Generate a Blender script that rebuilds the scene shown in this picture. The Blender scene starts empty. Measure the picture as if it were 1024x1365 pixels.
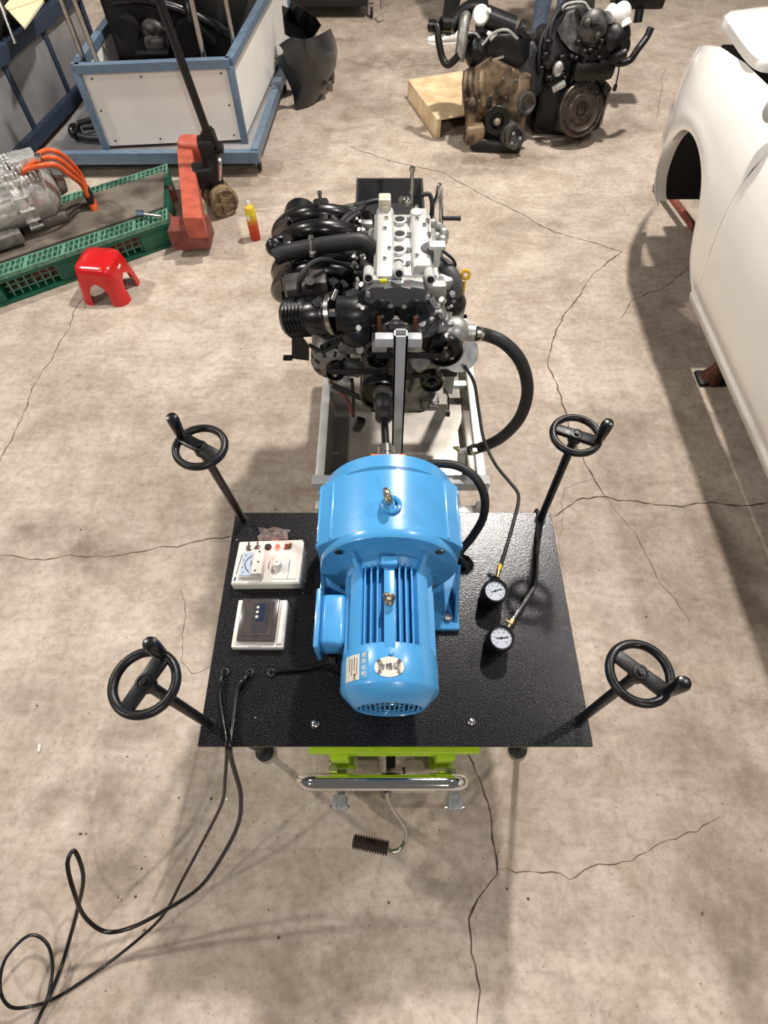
import bpy, bmesh, math, random
import numpy as np
from mathutils import Vector, Matrix, Euler
from math import pi, sin, cos, radians as R

# ------------------------------------------------------------ camera, light, exposure
scn = bpy.context.scene
col = scn.collection
PITCH = 58.7; FPX = 737.0; CAM_H = 2.1
cam = bpy.data.objects.new('camera', bpy.data.cameras.new('camera'))
col.objects.link(cam)
cam.location = (0, 0, CAM_H); cam.rotation_euler = (R(90 - PITCH), 0, 0)
cam.data.sensor_fit = 'HORIZONTAL'; cam.data.sensor_width = 36.0
cam.data.lens = 36.0 * FPX / 1024.0; cam.data.clip_start = 0.02
scn.camera = cam
w = bpy.data.worlds.new('hall_air'); scn.world = w; w.use_nodes = True
w.node_tree.nodes['Background'].inputs[0].default_value = (1.0, 0.95, 0.9, 1)
w.node_tree.nodes['Background'].inputs[1].default_value = 0.14
vs = scn.view_settings
vs.view_transform = 'Standard'; vs.look = 'None'; vs.gamma = 1; vs.use_curve_mapping = False
vs.exposure = -0.05
scn.cycles.use_denoising = True
scn.cycles.max_bounces = 6

def lamp(name, loc, power, r=0.13, colr=(1.0, 0.95, 0.88)):
    d = bpy.data.lights.new(name, 'POINT'); d.energy = power; d.shadow_soft_size = r; d.color = colr
    o = bpy.data.objects.new(name, d); col.objects.link(o); o.location = loc
lamp('bay_or_fill_lamp', (1.25, 4.05, 5.4), 1480)
lamp('bay_or_fill_lamp', (3.4, 2.0, 5.4), 380, colr=(1.0, 0.92, 0.88))  # added fill for the car front and the hall in general
lamp('bay_or_fill_lamp', (-4.8, 3.0, 5.3), 950)
lamp('bay_or_fill_lamp', (-5.0, -2.4, 5.0), 520)
lamp('bay_or_fill_lamp', (1.8, -4.6, 5.2), 560, colr=(1.0, 0.93, 0.9))  # added fill from behind the camera for faces turned towards it

# ------------------------------------------------------------ helpers
_s, _c = sin(R(PITCH)), cos(R(PITCH))
def at(u, v, z=None, y=None, x=None):
    """world point seen at photo pixel (u, v) on the plane z=, y= or x="""
    du, dv = u - 512.0, v - 682.5
    r = (du, FPX * _c - dv * _s, -FPX * _s - dv * _c)
    t = (z - CAM_H) / r[2] if z is not None else (y / r[1] if y is not None else x / r[0])
    return Vector((r[0] * t, r[1] * t, CAM_H + r[2] * t))
V = Vector

def spline(pts, sub=6, closed=False):
    pts = [V(p) for p in pts]; n = len(pts); out = []
    rng = range(n) if closed else range(n - 1)
    for i in rng:
        p0 = pts[(i - 1) % n] if closed or i > 0 else pts[0] * 2 - pts[1]
        p1 = pts[i]; p2 = pts[(i + 1) % n]
        p3 = pts[(i + 2) % n] if closed or i + 2 < n else pts[n - 1] * 2 - pts[n - 2]
        for k in range(sub):
            t = k / sub
            out.append(0.5 * ((2 * p1) + (p2 - p0) * t + (2 * p0 - 5 * p1 + 4 * p2 - p3) * t * t + (3 * p1 - p0 - 3 * p2 + p3) * t ** 3))
    if not closed: out.append(pts[-1])
    return out

def frame(axis):
    a = V(axis).normalized()
    u = a.orthogonal().normalized()
    if abs(a.z) < 0.95:
        u = V((0, 0, 1)).cross(a).normalized()
    return a, u, a.cross(u)

class B:
    """collects shapes into one mesh"""
    def __init__(s): s.bm = bmesh.new()
    def face(s, vs):
        try: return s.bm.faces.new(vs)
        except ValueError: return None
    def hexa(s, p, bev=0.0, seg=2):
        v = [s.bm.verts.new(q) for q in p]
        fs = [s.face([v[i] for i in f]) for f in ((3, 2, 1, 0), (4, 5, 6, 7), (0, 1, 5, 4), (1, 2, 6, 5), (2, 3, 7, 6), (3, 0, 4, 7))]
        if bev > 0:
            es = list({e for f in fs for e in f.edges})
            bmesh.ops.bevel(s.bm, geom=es, offset=bev, segments=seg, affect='EDGES', profile=0.5, clamp_overlap=True)
        return s
    def box(s, c, d, rot=None, bev=0.0, seg=2):
        c = V(c); hx, hy, hz = d[0] / 2, d[1] / 2, d[2] / 2
        M = rot if rot is not None else Matrix.Identity(3)
        if isinstance(M, (int, float)): M = Matrix.Rotation(M, 3, 'Z')
        if isinstance(M, tuple): M = Euler(M).to_matrix()
        p = [c + M @ V(q) for q in ((-hx, -hy, -hz), (hx, -hy, -hz), (hx, hy, -hz), (-hx, hy, -hz), (-hx, -hy, hz), (hx, -hy, hz), (hx, hy, hz), (-hx, hy, hz))]
        return s.hexa(p, bev, seg)
    def bx(s, x0, x1, y0, y1, z0, z1, bev=0.0, seg=2):
        return s.box(((x0 + x1) / 2, (y0 + y1) / 2, (z0 + z1) / 2), (x1 - x0, y1 - y0, z1 - z0), None, bev, seg)
    def rings(s, rings, close=True, cap0=True, cap1=True, loop=False):
        vr = [[s.bm.verts.new(p) for p in r] for r in rings]
        n = len(vr[0]); m = len(vr)
        for i in range(m if loop else m - 1):
            a, b = vr[i], vr[(i + 1) % m]
            for j in range(n if close else n - 1):
                k = (j + 1) % n
                s.face((a[j], a[k], b[k], b[j]))
        if not loop:
            if cap0 and n > 2: s.face(list(reversed(vr[0])))
            if cap1 and n > 2: s.face(vr[-1])
        return s
    def cyl(s, a, b, r, r2=None, n=18):
        a, b = V(a), V(b); r2 = r if r2 is None else r2
        ax, u, v = frame(b - a)
        return s.rings([[p + (u * cos(2 * pi * k / n) + v * sin(2 * pi * k / n)) * rr for k in range(n)] for p, rr in ((a, r), (b, r2))])
    def lathe(s, prof, o=(0, 0, 0), axis=(0, 0, 1), n=28, cap=True):
        o = V(o); ax, u, v = frame(axis)
        rg = [[o + ax * h + (u * cos(2 * pi * k / n) + v * sin(2 * pi * k / n)) * max(r, 1e-4) for k in range(n)] for r, h in prof]
        return s.rings(rg, True, cap, cap)
    def tube(s, pts, r, n=10, sub=0, closed=False, caps=True):
        if sub: pts = spline(pts, sub, closed)
        pts = [V(p) for p in pts]; m = len(pts)
        tan = []
        for i in range(m):
            a = pts[(i - 1) % m] if closed or i > 0 else pts[i]
            b = pts[(i + 1) % m] if closed or i < m - 1 else pts[i]
            d = b - a; tan.append(d.normalized() if d.length > 1e-9 else V((0, 0, 1)))
        u = tan[0].orthogonal().normalized(); rg = []
        for i in range(m):
            t = tan[i]; u = (u - t * u.dot(t))
            u = u.normalized() if u.length > 1e-6 else t.orthogonal().normalized()
            v = t.cross(u)
            rr = r[min(len(r) - 1, int(i * len(r) / m))] if isinstance(r, (list, tuple)) else r
            rg.append([pts[i] + (u * cos(2 * pi * k / n) + v * sin(2 * pi * k / n)) * rr for k in range(n)])
        return s.rings(rg, True, caps, caps, loop=closed)
    def bar(s, pts, wdt, hgt, up=(0, 0, 1), closed=False):
        """rectangular strip along a path (belts, straps)"""
        pts = [V(p) for p in pts]; m = len(pts); up = V(up); rg = []
        for i in range(m):
            a = pts[(i - 1) % m] if closed or i > 0 else pts[i]
            b = pts[(i + 1) % m] if closed or i < m - 1 else pts[i]
            t = (b - a).normalized(); sd = t.cross(up).normalized(); q = sd.cross(t)
            rg.append([pts[i] + sd * (x * wdt / 2) + q * (y * hgt / 2) for x, y in ((-1, -1), (1, -1), (1, 1), (-1, 1))])
        return s.rings(rg, True, True, True, loop=closed)
    def torus(s, c, axis, RR, r, n=36, m=10, sq=1.0):
        c = V(c); ax, u, v = frame(axis); rg = []
        for i in range(n):
            d = u * cos(2 * pi * i / n) + v * sin(2 * pi * i / n)
            rg.append([c + d * (RR + r * cos(2 * pi * j / m)) + ax * (r * sq * sin(2 * pi * j / m)) for j in range(m)])
        return s.rings(rg, True, False, False, loop=True)
    def prism(s, poly, vec, bev=0.0):
        vec = V(vec)
        a = [s.bm.verts.new(p) for p in poly]; b = [s.bm.verts.new(V(p) + vec) for p in poly]
        n = len(a); fs = [s.face(a), s.face(list(reversed(b)))]
        for i in range(n): fs.append(s.face((a[i], b[i], b[(i + 1) % n], a[(i + 1) % n])))
        if bev > 0:
            es = list({e for f in fs[:2] if f for e in f.edges})
            bmesh.ops.bevel(s.bm, geom=es, offset=bev, segments=2, affect='EDGES', profile=0.5, clamp_overlap=True)
        return s
    def sphere(s, c, r, sc=(1, 1, 1), n=14, m=10, rot=None):
        c = V(c); rg = []
        M = rot if rot is not None else Matrix.Identity(3)
        for i in range(1, m):
            a = pi * i / m
            rg.append([c + M @ V((r * sc[0] * sin(a) * cos(2 * pi * k / n), r * sc[1] * sin(a) * sin(2 * pi * k / n), -r * sc[2] * cos(a))) for k in range(n)])
        return s.rings(rg)
    def grid(s, rows):
        return s.rings(rows, close=False, cap0=False, cap1=False)

def thicken(me, t, sharp):
    o = bpy.data.objects.new('thicken', me); col.objects.link(o)
    md = o.modifiers.new('solid', 'SOLIDIFY'); md.thickness = t; md.offset = 0
    bpy.context.view_layer.update()
    m2 = bpy.data.meshes.new_from_object(o.evaluated_get(bpy.context.evaluated_depsgraph_get()))
    m2.name = me.name; bpy.data.objects.remove(o); m2.set_sharp_from_angle(angle=R(sharp))
    return m2
def mesh_of(b, name, origin=(0, 0, 0), sharp=38, solid=0.0):
    bm = b.bm
    bmesh.ops.recalc_face_normals(bm, faces=bm.faces[:])

    o = V(origin)
    for v in bm.verts: v.co -= o
    me = bpy.data.meshes.new(name); bm.to_mesh(me); bm.free()
    me.polygons.foreach_set('use_smooth', [True] * len(me.polygons))
    me.set_sharp_from_angle(angle=R(sharp))
    if solid: me = thicken(me, solid, sharp)
    return me

ORI = {}
def thing(name, label, cat, loc=(0, 0, 0), group=None):
    o = bpy.data.objects.new(name, None); col.objects.link(o); o.location = loc
    o.empty_display_size = 0.05
    o['label'] = label; o['category'] = cat
    if group: o['group'] = group
    ORI[o.name] = V(loc)
    return o
def part(name, b, m, parent=None, label=None, kind=None, sharp=38, solid=0.0, sub=0):
    org = ORI[parent.name] if parent else V((0, 0, 0))
    me = mesh_of(b, name, org, sharp, solid)
    me.materials.append(m)
    o = bpy.data.objects.new(name, me); col.objects.link(o)
    if parent: o.parent = parent
    ORI[o.name] = org
    if label: o['label'] = label
    if kind: o['kind'] = kind
    if sub:
        md = o.modifiers.new('sub', 'SUBSURF'); md.levels = sub; md.render_levels = sub
    return o
def single(name, b, m, label, cat, loc, group=None, **k):
    """a thing that is one mesh"""
    me = mesh_of(b, name, loc, k.get('sharp', 38), k.get('solid', 0.0)); me.materials.append(m)
    o = bpy.data.objects.new(name, me); col.objects.link(o); o.location = loc
    o['label'] = label; o['category'] = cat
    if group: o['group'] = group
    ORI[o.name] = V(loc)
    return o
def copy_part(src, parent, off=(0, 0, 0)):
    c = src.copy(); col.objects.link(c); c.parent = parent; c.location = src.location + V(off); ORI[c.name] = ORI[src.name]
    return c
def text(name, body, size, M, m, parent, ext=0.0002):
    cu = bpy.data.curves.new(name, 'FONT'); cu.body = body; cu.size = size; cu.extrude = ext
    cu.align_x = 'CENTER'; cu.align_y = 'CENTER'; cu.materials.append(m)
    o = bpy.data.objects.new(name, cu); col.objects.link(o)
    if parent:
        o.parent = parent; M = Matrix.Translation(-ORI[parent.name]) @ M
    bpy.context.view_layer.update(); dg = bpy.context.evaluated_depsgraph_get()
    me = bpy.data.meshes.new_from_object(o.evaluated_get(dg)); bpy.data.objects.remove(o); bpy.data.curves.remove(cu)
    o = bpy.data.objects.new(name, me); col.objects.link(o)
    if parent: o.parent = parent
    o.matrix_local = M
    ORI[o.name] = V((0, 0, 0))
    return o
def basis(o, xa, ya):
    xa = V(xa).normalized(); za = xa.cross(V(ya)).normalized(); ya = za.cross(xa)
    M = Matrix((xa, ya, za)).transposed().to_4x4(); M.translation = V(o)
    return M

# ------------------------------------------------------------ materials
def lin(h):
    h = h.lstrip('#'); c = [int(h[i:i + 2], 16) / 255 for i in (0, 2, 4)]
    return tuple(x / 12.92 if x <= .04045 else ((x + .055) / 1.055) ** 2.4 for x in c) + (1,)
def mat(name, hexc, rough=0.5, metal=0.0, var=0.12, scale=30, bump=0.0, bscale=200, coat=0.0, hex2=None, thr=None, rvar=0.1, emit=0, alpha=1, trans=0):
    m = bpy.data.materials.new(name); m.use_nodes = True
    nt = m.node_tree; bs = nt.nodes['Principled BSDF']; L = nt.links
    tc = nt.nodes.new('ShaderNodeTexCoord')
    nz = nt.nodes.new('ShaderNodeTexNoise'); nz.inputs['Scale'].default_value = scale; nz.inputs['Detail'].default_value = 5
    L.new(tc.outputs['Object'], nz.inputs['Vector'])
    rp = nt.nodes.new('ShaderNodeValToRGB')
    c = lin(hexc); d = lin(hex2) if hex2 else tuple(x * (1 - var * 2) for x in c[:3]) + (1,)
    rp.color_ramp.elements[0].color = d; rp.color_ramp.elements[1].color = c
    lo, hi = thr if thr else (0.3, 0.65)
    rp.color_ramp.elements[0].position = lo; rp.color_ramp.elements[1].position = hi
    L.new(nz.outputs['Fac'], rp.inputs['Fac']); L.new(rp.outputs['Color'], bs.inputs['Base Color'])
    mr = nt.nodes.new('ShaderNodeMapRange')
    mr.inputs['To Min'].default_value = min(1, rough + rvar); mr.inputs['To Max'].default_value = max(0.02, rough - rvar)
    L.new(nz.outputs['Fac'], mr.inputs['Value']); L.new(mr.outputs['Result'], bs.inputs['Roughness'])
    bs.inputs['Metallic'].default_value = metal
    bs.inputs['Coat Weight'].default_value = coat; bs.inputs['Coat Roughness'].default_value = 0.08
    if emit:
        bs.inputs['Emission Color'].default_value = c; bs.inputs['Emission Strength'].default_value = emit
    if trans: bs.inputs['Transmission Weight'].default_value = trans
    if bump:
        n2 = nt.nodes.new('ShaderNodeTexNoise'); n2.inputs['Scale'].default_value = bscale; n2.inputs['Detail'].default_value = 3
        L.new(tc.outputs['Object'], n2.inputs['Vector'])
        bp = nt.nodes.new('ShaderNodeBump'); bp.inputs['Strength'].default_value = bump; bp.inputs['Distance'].default_value = 0.002
        L.new(n2.outputs['Fac'], bp.inputs['Height']); L.new(bp.outputs['Normal'], bs.inputs['Normal'])
    return m
M_blue = mat('blue_enamel', '#4a9ad4', 0.28, 0, 0.06, 9, 0.12, 60, coat=0.3)
M_black = mat('black_powder_coat', '#020203', 0.27, 0, 0.2, 40, 0.25, 240, rvar=0.02)
def add_sparkle_flecks(m, scale, lo, hi, hexc):
    nt = m.node_tree; bs = nt.nodes['Principled BSDF']; L = nt.links
    tc = nt.nodes.new('ShaderNodeTexCoord'); nz = nt.nodes.new('ShaderNodeTexNoise'); nz.inputs['Scale'].default_value = scale; nz.inputs['Detail'].default_value = 2
    L.new(tc.outputs['Object'], nz.inputs['Vector'])
    r = nt.nodes.new('ShaderNodeMapRange'); r.inputs['From Min'].default_value = lo; r.inputs['From Max'].default_value = hi
    L.new(nz.outputs['Fac'], r.inputs['Value']); L.new(r.outputs[0], bs.inputs['Metallic'])
    old = bs.inputs['Base Color'].links[0].from_socket
    mx = nt.nodes.new('ShaderNodeMix'); mx.data_type = 'RGBA'; mx.inputs[7].default_value = lin(hexc)
    L.new(r.outputs[0], mx.inputs[0]); L.new(old, mx.inputs[6]); L.new(mx.outputs[2], bs.inputs['Base Color'])
add_sparkle_flecks(M_black, 330, .54, .70, '#5f5c66')  # grey metal flecks put into the coat's colour to imitate lamp sparkle
M_blackp = mat('black_plastic', '#131316', 0.34, 0, 0.2, 30, 0.1, 150)
M_gloss = mat('black_gloss', '#060607', 0.3, 0, 0.2, 20, coat=0.15)
M_rubber = mat('black_rubber', '#17171a', 0.55, 0, 0.2, 40, 0.2, 300)
M_hand = mat('handwheel_black', '#141417', 0.38, 0.2, 0.2, 60, 0.15, 300)
M_cover = mat('charcoal_cover', '#4a4a4c', 0.5, 0, 0.12, 30, 0.1, 200)
M_alu = mat('cast_aluminium', '#bcbcba', 0.42, 0.7, 0.2, 45, 0.2, 220)
M_alud = mat('dull_aluminium', '#8d8b86', 0.5, 0.7, 0.3, 30, 0.5, 160)
M_cam = mat('silver_valve_cover', '#d8d8d6', 0.4, 0.45, 0.08, 30, 0.3, 260)
M_steel = mat('bright_steel', '#c4c2be', 0.22, 1.0, 0.1, 50)
M_chrome = mat('chrome', '#e6e6e6', 0.07, 1.0, 0.03, 8, rvar=0.03)
M_alub = mat('bright_aluminium', '#d4d4d1', 0.36, 0.6, 0.2, 40, 0.3, 200)
M_trayb = mat('satin_black', '#232326', 0.4, 0, 0.1, 20)
M_zinc = mat('zinc_plate', '#b4b7ba', 0.38, 0.35, 0.1, 40)
M_brass = mat('brass', '#b8a67c', 0.3, 0.9, 0.15, 40)
M_rust = mat('rusty_steel', '#6d4632', 0.7, 0.4, 0.3, 60, 0.4, 200)
M_grey = mat('grey_paint', '#b0b3b6', 0.42, 0, 0.08, 12, 0.08, 120)
M_white = mat('white_frame_paint', '#dcdcd8', 0.4, 0.1, 0.08, 14)
M_sheet = mat('stainless_sheet', '#98928a', 0.36, 0.5, 0.25, 6, 0.06, 40)
M_lime = mat('lime_paint', '#b5dc1c', 0.35, 0, 0.1, 20, coat=0.2)
M_orange = mat('orange_paint', '#e06c28', 0.45, 0, 0.1, 25)
M_panel = mat('white_plastic', '#cfcabf', 0.38, 0, 0.05, 12)
M_panelw = mat('bright_white_plastic', '#d9d6d0', 0.35, 0, 0.04, 12)
M_tint = mat('smoked_cover', '#4b4544', 0.22, 0, 0.15, 60, coat=0.4)
M_dial = mat('dial_face', '#cdd5e0', 0.4, 0, 0.03, 20)
M_meter = mat('meter_face', '#aeb9cc', 0.3, 0, 0.04, 20)
M_ink = mat('ink', '#20242c', 0.6, 0, 0.1, 20)
M_navy = mat('navy_ink', '#203a6a', 0.5, 0, 0.1, 20)
M_red = mat('red_plastic', '#c2171a', 0.25, 0, 0.08, 10, coat=0.3)
M_led = mat('red_lamp_lens', '#ff3a2c', 0.3, 0, 0.02, 10, emit=3.0)
M_green = mat('green_plastic', '#125943', 0.45, 0, 0.2, 14, 0.1, 100)
M_greenl = mat('green_plastic_worn', '#5f8f79', 0.5, 0, 0.25, 40, 0.1, 100)
M_dirt = mat('dirty_board', '#6e655a', 0.8, 0, 0.3, 5, 0.3, 90, hex2='#39322b', thr=(0.34, 0.6))
M_truck = mat('faded_red_paint', '#b85a44', 0.5, 0, 0.12, 14, 0.1, 80, hex2='#974534')
M_truckd = mat('dark_red_paint', '#804036', 0.6, 0, 0.25, 20, 0.2, 80)
M_grease = mat('greasy_iron', '#1f1d1b', 0.5, 0.4, 0.3, 30, 0.5, 120)
M_wheel = mat('worn_nylon_wheel', '#8b7758', 0.6, 0, 0.3, 30, 0.2, 120, hex2='#4c3f2f')
M_bframe = mat('blue_grey_profile', '#6b8096', 0.42, 0.25, 0.1, 20)
M_bframed = mat('dark_blue_profile', '#344054', 0.5, 0.2, 0.15, 20)
M_wpanel = mat('white_laminate', '#e9e6df', 0.35, 0, 0.04, 6)
M_gpanel = mat('dusty_shaded_laminate', '#8e8c8d', 0.16, 0, 0.3, 2.2)  # dirty white panel, greyed in colour for the shadow and reflection on it
M_cableo = mat('orange_cable', '#dd5f2a', 0.42, 0, 0.12, 30)
M_car = mat('white_car_paint', '#eeebe6', 0.22, 0, 0.02, 5, coat=0.6)
M_cargap = mat('dark_gap', '#0a0a0a', 0.7, 0, 0.2, 20)
M_glass = mat('dark_glass', '#10151a', 0.06, 0, 0.05, 10, coat=0.5)
M_bumper = mat('dark_grey_bumper', '#26272b', 0.3, 0, 0.2, 8, coat=0.25)
M_wood = mat('plywood', '#dcc7a2', 0.65, 0, 0.15, 9, 0.2, 60, hex2='#c0a076')
M_tan = mat('oily_tan_alloy', '#97836a', 0.45, 0.4, 0.4, 9, 0.7, 70, hex2='#2a2219', thr=(0.38, 0.62))
M_oldblk = mat('oily_black', '#151412', 0.38, 0.2, 0.4, 18, 0.6, 70)
M_oldgry = mat('oily_grey', '#5d5a58', 0.45, 0.5, 0.4, 18, 0.5, 70, hex2='#1b1a19')
M_flyw = mat('brown_flywheel', '#5b5149', 0.42, 0.7, 0.3, 22, 0.2, 90)
M_whitep = mat('white_cap_plastic', '#e2e0dc', 0.4, 0, 0.1, 20)
M_yellow = mat('yellow_paint', '#e2b326', 0.4, 0, 0.08, 20)
M_yel2 = mat('yellow_sticker', '#e6e41c', 0.4, 0, 0.05, 20)
M_cream = mat('cream_board', '#e9dcb0', 0.5, 0, 0.05, 8)
M_crack = mat('dark_crack', '#5b4c3e', 0.95, 0, 0.25, 60)  # dark brown of the floor cracks and specks
M_trous = mat('black_cloth', '#101116', 0.85, 0, 0.2, 40, 0.2, 300)
M_jean = mat('blue_denim', '#5c6a80', 0.85, 0, 0.2, 40, 0.2, 300)
M_coat = mat('grey_work_jacket', '#4c535c', 0.85, 0, 0.15, 20)
M_skin = mat('skin', '#c8977a', 0.5, 0, 0.05, 20)
M_hair = mat('dark_hair', '#17130f', 0.6, 0, 0.2, 60)
M_tape = mat('clear_film', '#d9d2ca', 0.2, 0, 0.15, 40)
M_wallp = mat('wall_paint', '#8c867c', 0.8, 0, 0.1, 3)
M_pedal = mat('brown_rubber', '#3a2c24', 0.6, 0, 0.2, 40)
M_carbed = mat('dark_underbody', '#1a1815', 0.8, 0, 0.3, 20)

def can_material():
    m = bpy.data.materials.new('can_print'); m.use_nodes = True; nt = m.node_tree; bs = nt.nodes['Principled BSDF']
    tc = nt.nodes.new('ShaderNodeTexCoord'); sp = nt.nodes.new('ShaderNodeSeparateXYZ'); rp = nt.nodes.new('ShaderNodeValToRGB')
    mr = nt.nodes.new('ShaderNodeMapRange'); mr.inputs['From Max'].default_value = 0.2
    nt.links.new(tc.outputs['Object'], sp.inputs[0]); nt.links.new(sp.outputs['Z'], mr.inputs['Value']); nt.links.new(mr.outputs[0], rp.inputs[0])
    e = rp.color_ramp.elements; e[0].color = lin('#a12a1c'); e[0].position = 0.0; e[1].color = lin('#cfc02c'); e[1].position = 0.85
    x = e.new(0.5); x.color = lin('#b8481f')
    nt.links.new(rp.outputs[0], bs.inputs['Base Color']); bs.inputs['Roughness'].default_value = 0.3; bs.inputs['Metallic'].default_value = 0.2
    return m
M_can = can_material()

# ------------------------------------------------------------ floor
def floor_material():
    m = bpy.data.materials.new('worn_concrete'); m.use_nodes = True; nt = m.node_tree; L = nt.links; bs = nt.nodes['Principled BSDF']
    tc = nt.nodes.new('ShaderNodeTexCoord')
    def noise(scale, det=6, rough=0.6, stretch=None):
        n = nt.nodes.new('ShaderNodeTexNoise'); n.inputs['Scale'].default_value = scale; n.inputs['Detail'].default_value = det; n.inputs['Roughness'].default_value = rough
        if stretch:
            mp = nt.nodes.new('ShaderNodeMapping'); mp.inputs['Scale'].default_value = stretch[:3]; mp.inputs['Rotation'].default_value[2] = stretch[3]
            L.new(tc.outputs['Object'], mp.inputs[0]); L.new(mp.outputs[0], n.inputs['Vector'])
        else: L.new(tc.outputs['Object'], n.inputs['Vector'])
        return n
    def ramp(src, a, b, pa, pb):
        r = nt.nodes.new('ShaderNodeValToRGB'); e = r.color_ramp.elements
        e[0].color = a; e[1].color = b; e[0].position = pa; e[1].position = pb
        L.new(src, r.inputs[0]); return r.outputs[0]
    def mix(kind, f, a, b):
        x = nt.nodes.new('ShaderNodeMix'); x.data_type = 'RGBA'; x.blend_type = kind
        if isinstance(f, float): x.inputs[0].default_value = f
        else: L.new(f, x.inputs[0])
        for k, q in ((6, a), (7, b)):
            if isinstance(q, tuple): x.inputs[k].default_value = q
            else: L.new(q, x.inputs[k])
        return x.outputs[2]
    c = ramp(noise(1.1, 6, 0.62).outputs[0], lin('#aa9c8e'), lin('#c6b9ac'), 0.34, 0.62)
    c = mix('MULTIPLY', 0.62, c, ramp(noise(6, 8, 0.7).outputs[0], lin('#b5a898'), (1, 1, 1, 1), 0.3, 0.6))
    c = mix('MULTIPLY', 0.4, c, ramp(noise(34, 5, 0.7).outputs[0], lin('#b0a598'), (1, 1, 1, 1), 0.34, 0.56))
    c = mix('MULTIPLY', 0.15, c, ramp(noise(16, 5, 0.7, (0.35, 2.2, 1, 1.25)).outputs[0], lin('#9c9186'), (1, 1, 1, 1), 0.36, 0.52))
    c = mix('MULTIPLY', 0.6, c, ramp(noise(75, 2, 0.5).outputs[0], lin('#6d6358'), (1, 1, 1, 1), 0.25, 0.33))
    at_ = nt.nodes.new('ShaderNodeAttribute'); at_.attribute_name = 'stain_falloff'
    nn = noise(9, 6, 0.7); ad = nt.nodes.new('ShaderNodeMath'); ad.operation = 'MULTIPLY'
    sc = nt.nodes.new('ShaderNodeMapRange'); sc.inputs['From Min'].default_value = 0.3; sc.inputs['From Max'].default_value = 0.6
    L.new(nn.outputs[0], sc.inputs['Value']); L.new(sc.outputs[0], ad.inputs[0]); L.new(at_.outputs['Fac'], ad.inputs[1])
    c = mix('MIX', ad.outputs[0], c, lin('#6f6252'))
    L.new(c, bs.inputs['Base Color'])
    r = nt.nodes.new('ShaderNodeMapRange'); r.inputs['To Min'].default_value = 0.7; r.inputs['To Max'].default_value = 0.45
    L.new(noise(3, 4).outputs[0], r.inputs['Value']); L.new(r.outputs[0], bs.inputs['Roughness'])
    bs.inputs['Specular IOR Level'].default_value = 0.35
    bp = nt.nodes.new('ShaderNodeBump'); bp.inputs['Strength'].default_value = 0.25; bp.inputs['Distance'].default_value = 0.004
    L.new(noise(45, 6, 0.7).outputs[0], bp.inputs['Height']); L.new(bp.outputs[0], bs.inputs['Normal'])
    return m
M_floor = floor_material()
rng = np.random.RandomState(4)
def build_floor():
    xs = np.concatenate([[-9, -6, -4.5], np.arange(-3.6, 3.4, 0.04), [4.5, 6, 9]])
    ys = np.concatenate([[-7, -4, -2], np.arange(-0.9, 8.0, 0.05), [9, 11]])
    X, Y = np.meshgrid(xs, ys)
    st = np.zeros_like(X)
    # stains and dark patches on the concrete, far light falloff painted in as broad blobs: photo spot, radius x, radius y (m), strength
    for u, v, rx, ry, k in ((110, 735, .22, .10, .7), (60, 705, .14, .08, .6), (20, 745, .1, .06, .5), (300, 1050, .10, .06, .35), (120, 1060, .16, .07, .5),
                            (170, 975, .12, .05, .4), (600, 1180, .1, .06, .5), (570, 1160, .04, .03, .6), (250, 820, .14, .08, .3), (860, 850, .25, .12, .35),
                            (900, 985, .2, .1, .35), (980, 1220, .22, .2, .45), (1000, 1050, .1, .1, .4), (400, 1300, .2, .12, .4), (560, 85, .5, .35, .55), (660, 215, .45, .18, .7),
                            (850, 100, .25, .3, .3), (830, 170, .35, .18, .45), (700, 300, .25, .1, .3), (330, 240, .3, .15, .4), (250, 560, .3, .12, .25),
                            (90, 560, .2, .1, .25), (470, 30, 1.2, .7, .35), (760, 760, .16, .06, .3), (880, 560, .3, .12, .3), (360, 560, .1, .07, .3),
                            (750, 380, .3, .1, .25), (60, 940, .2, .08, .3), (690, 1050, .07, .12, .25)):
        p = at(u, v, z=0)
        d = ((X - p.x) / rx) ** 2 + ((Y - p.y) / ry) ** 2
        a = np.arctan2(Y - p.y, X - p.x)
        ph = rng.rand(3) * 6.28
        d = d * (1 + .35 * np.sin(2 * a + ph[0]) + .25 * np.sin(5 * a + ph[1]) + .2 * np.sin(3 * a + ph[2]))
        st = np.maximum(st, min(1, k * 1.35) * np.clip(1.25 - d, 0, 1))
    nx, ny = len(xs), len(ys)
    verts = np.stack([X.ravel(), Y.ravel(), np.zeros(nx * ny)], 1)
    idx = np.arange(nx * ny).reshape(ny, nx)
    f = np.stack([idx[:-1, :-1].ravel(), idx[:-1, 1:].ravel(), idx[1:, 1:].ravel(), idx[1:, :-1].ravel()], 1)
    me = bpy.data.meshes.new('floor'); me.from_pydata(verts.tolist(), [], f.tolist())
    a = me.attributes.new('stain_falloff', 'FLOAT', 'POINT'); a.data.foreach_set('value', st.ravel().astype(np.float32))
    me.materials.append(M_floor)
    o = bpy.data.objects.new('floor', me); col.objects.link(o); o['kind'] = 'structure'; ORI['floor'] = V((0, 0, 0))
    return o
floor = build_floor()
random.seed(7)
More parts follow.
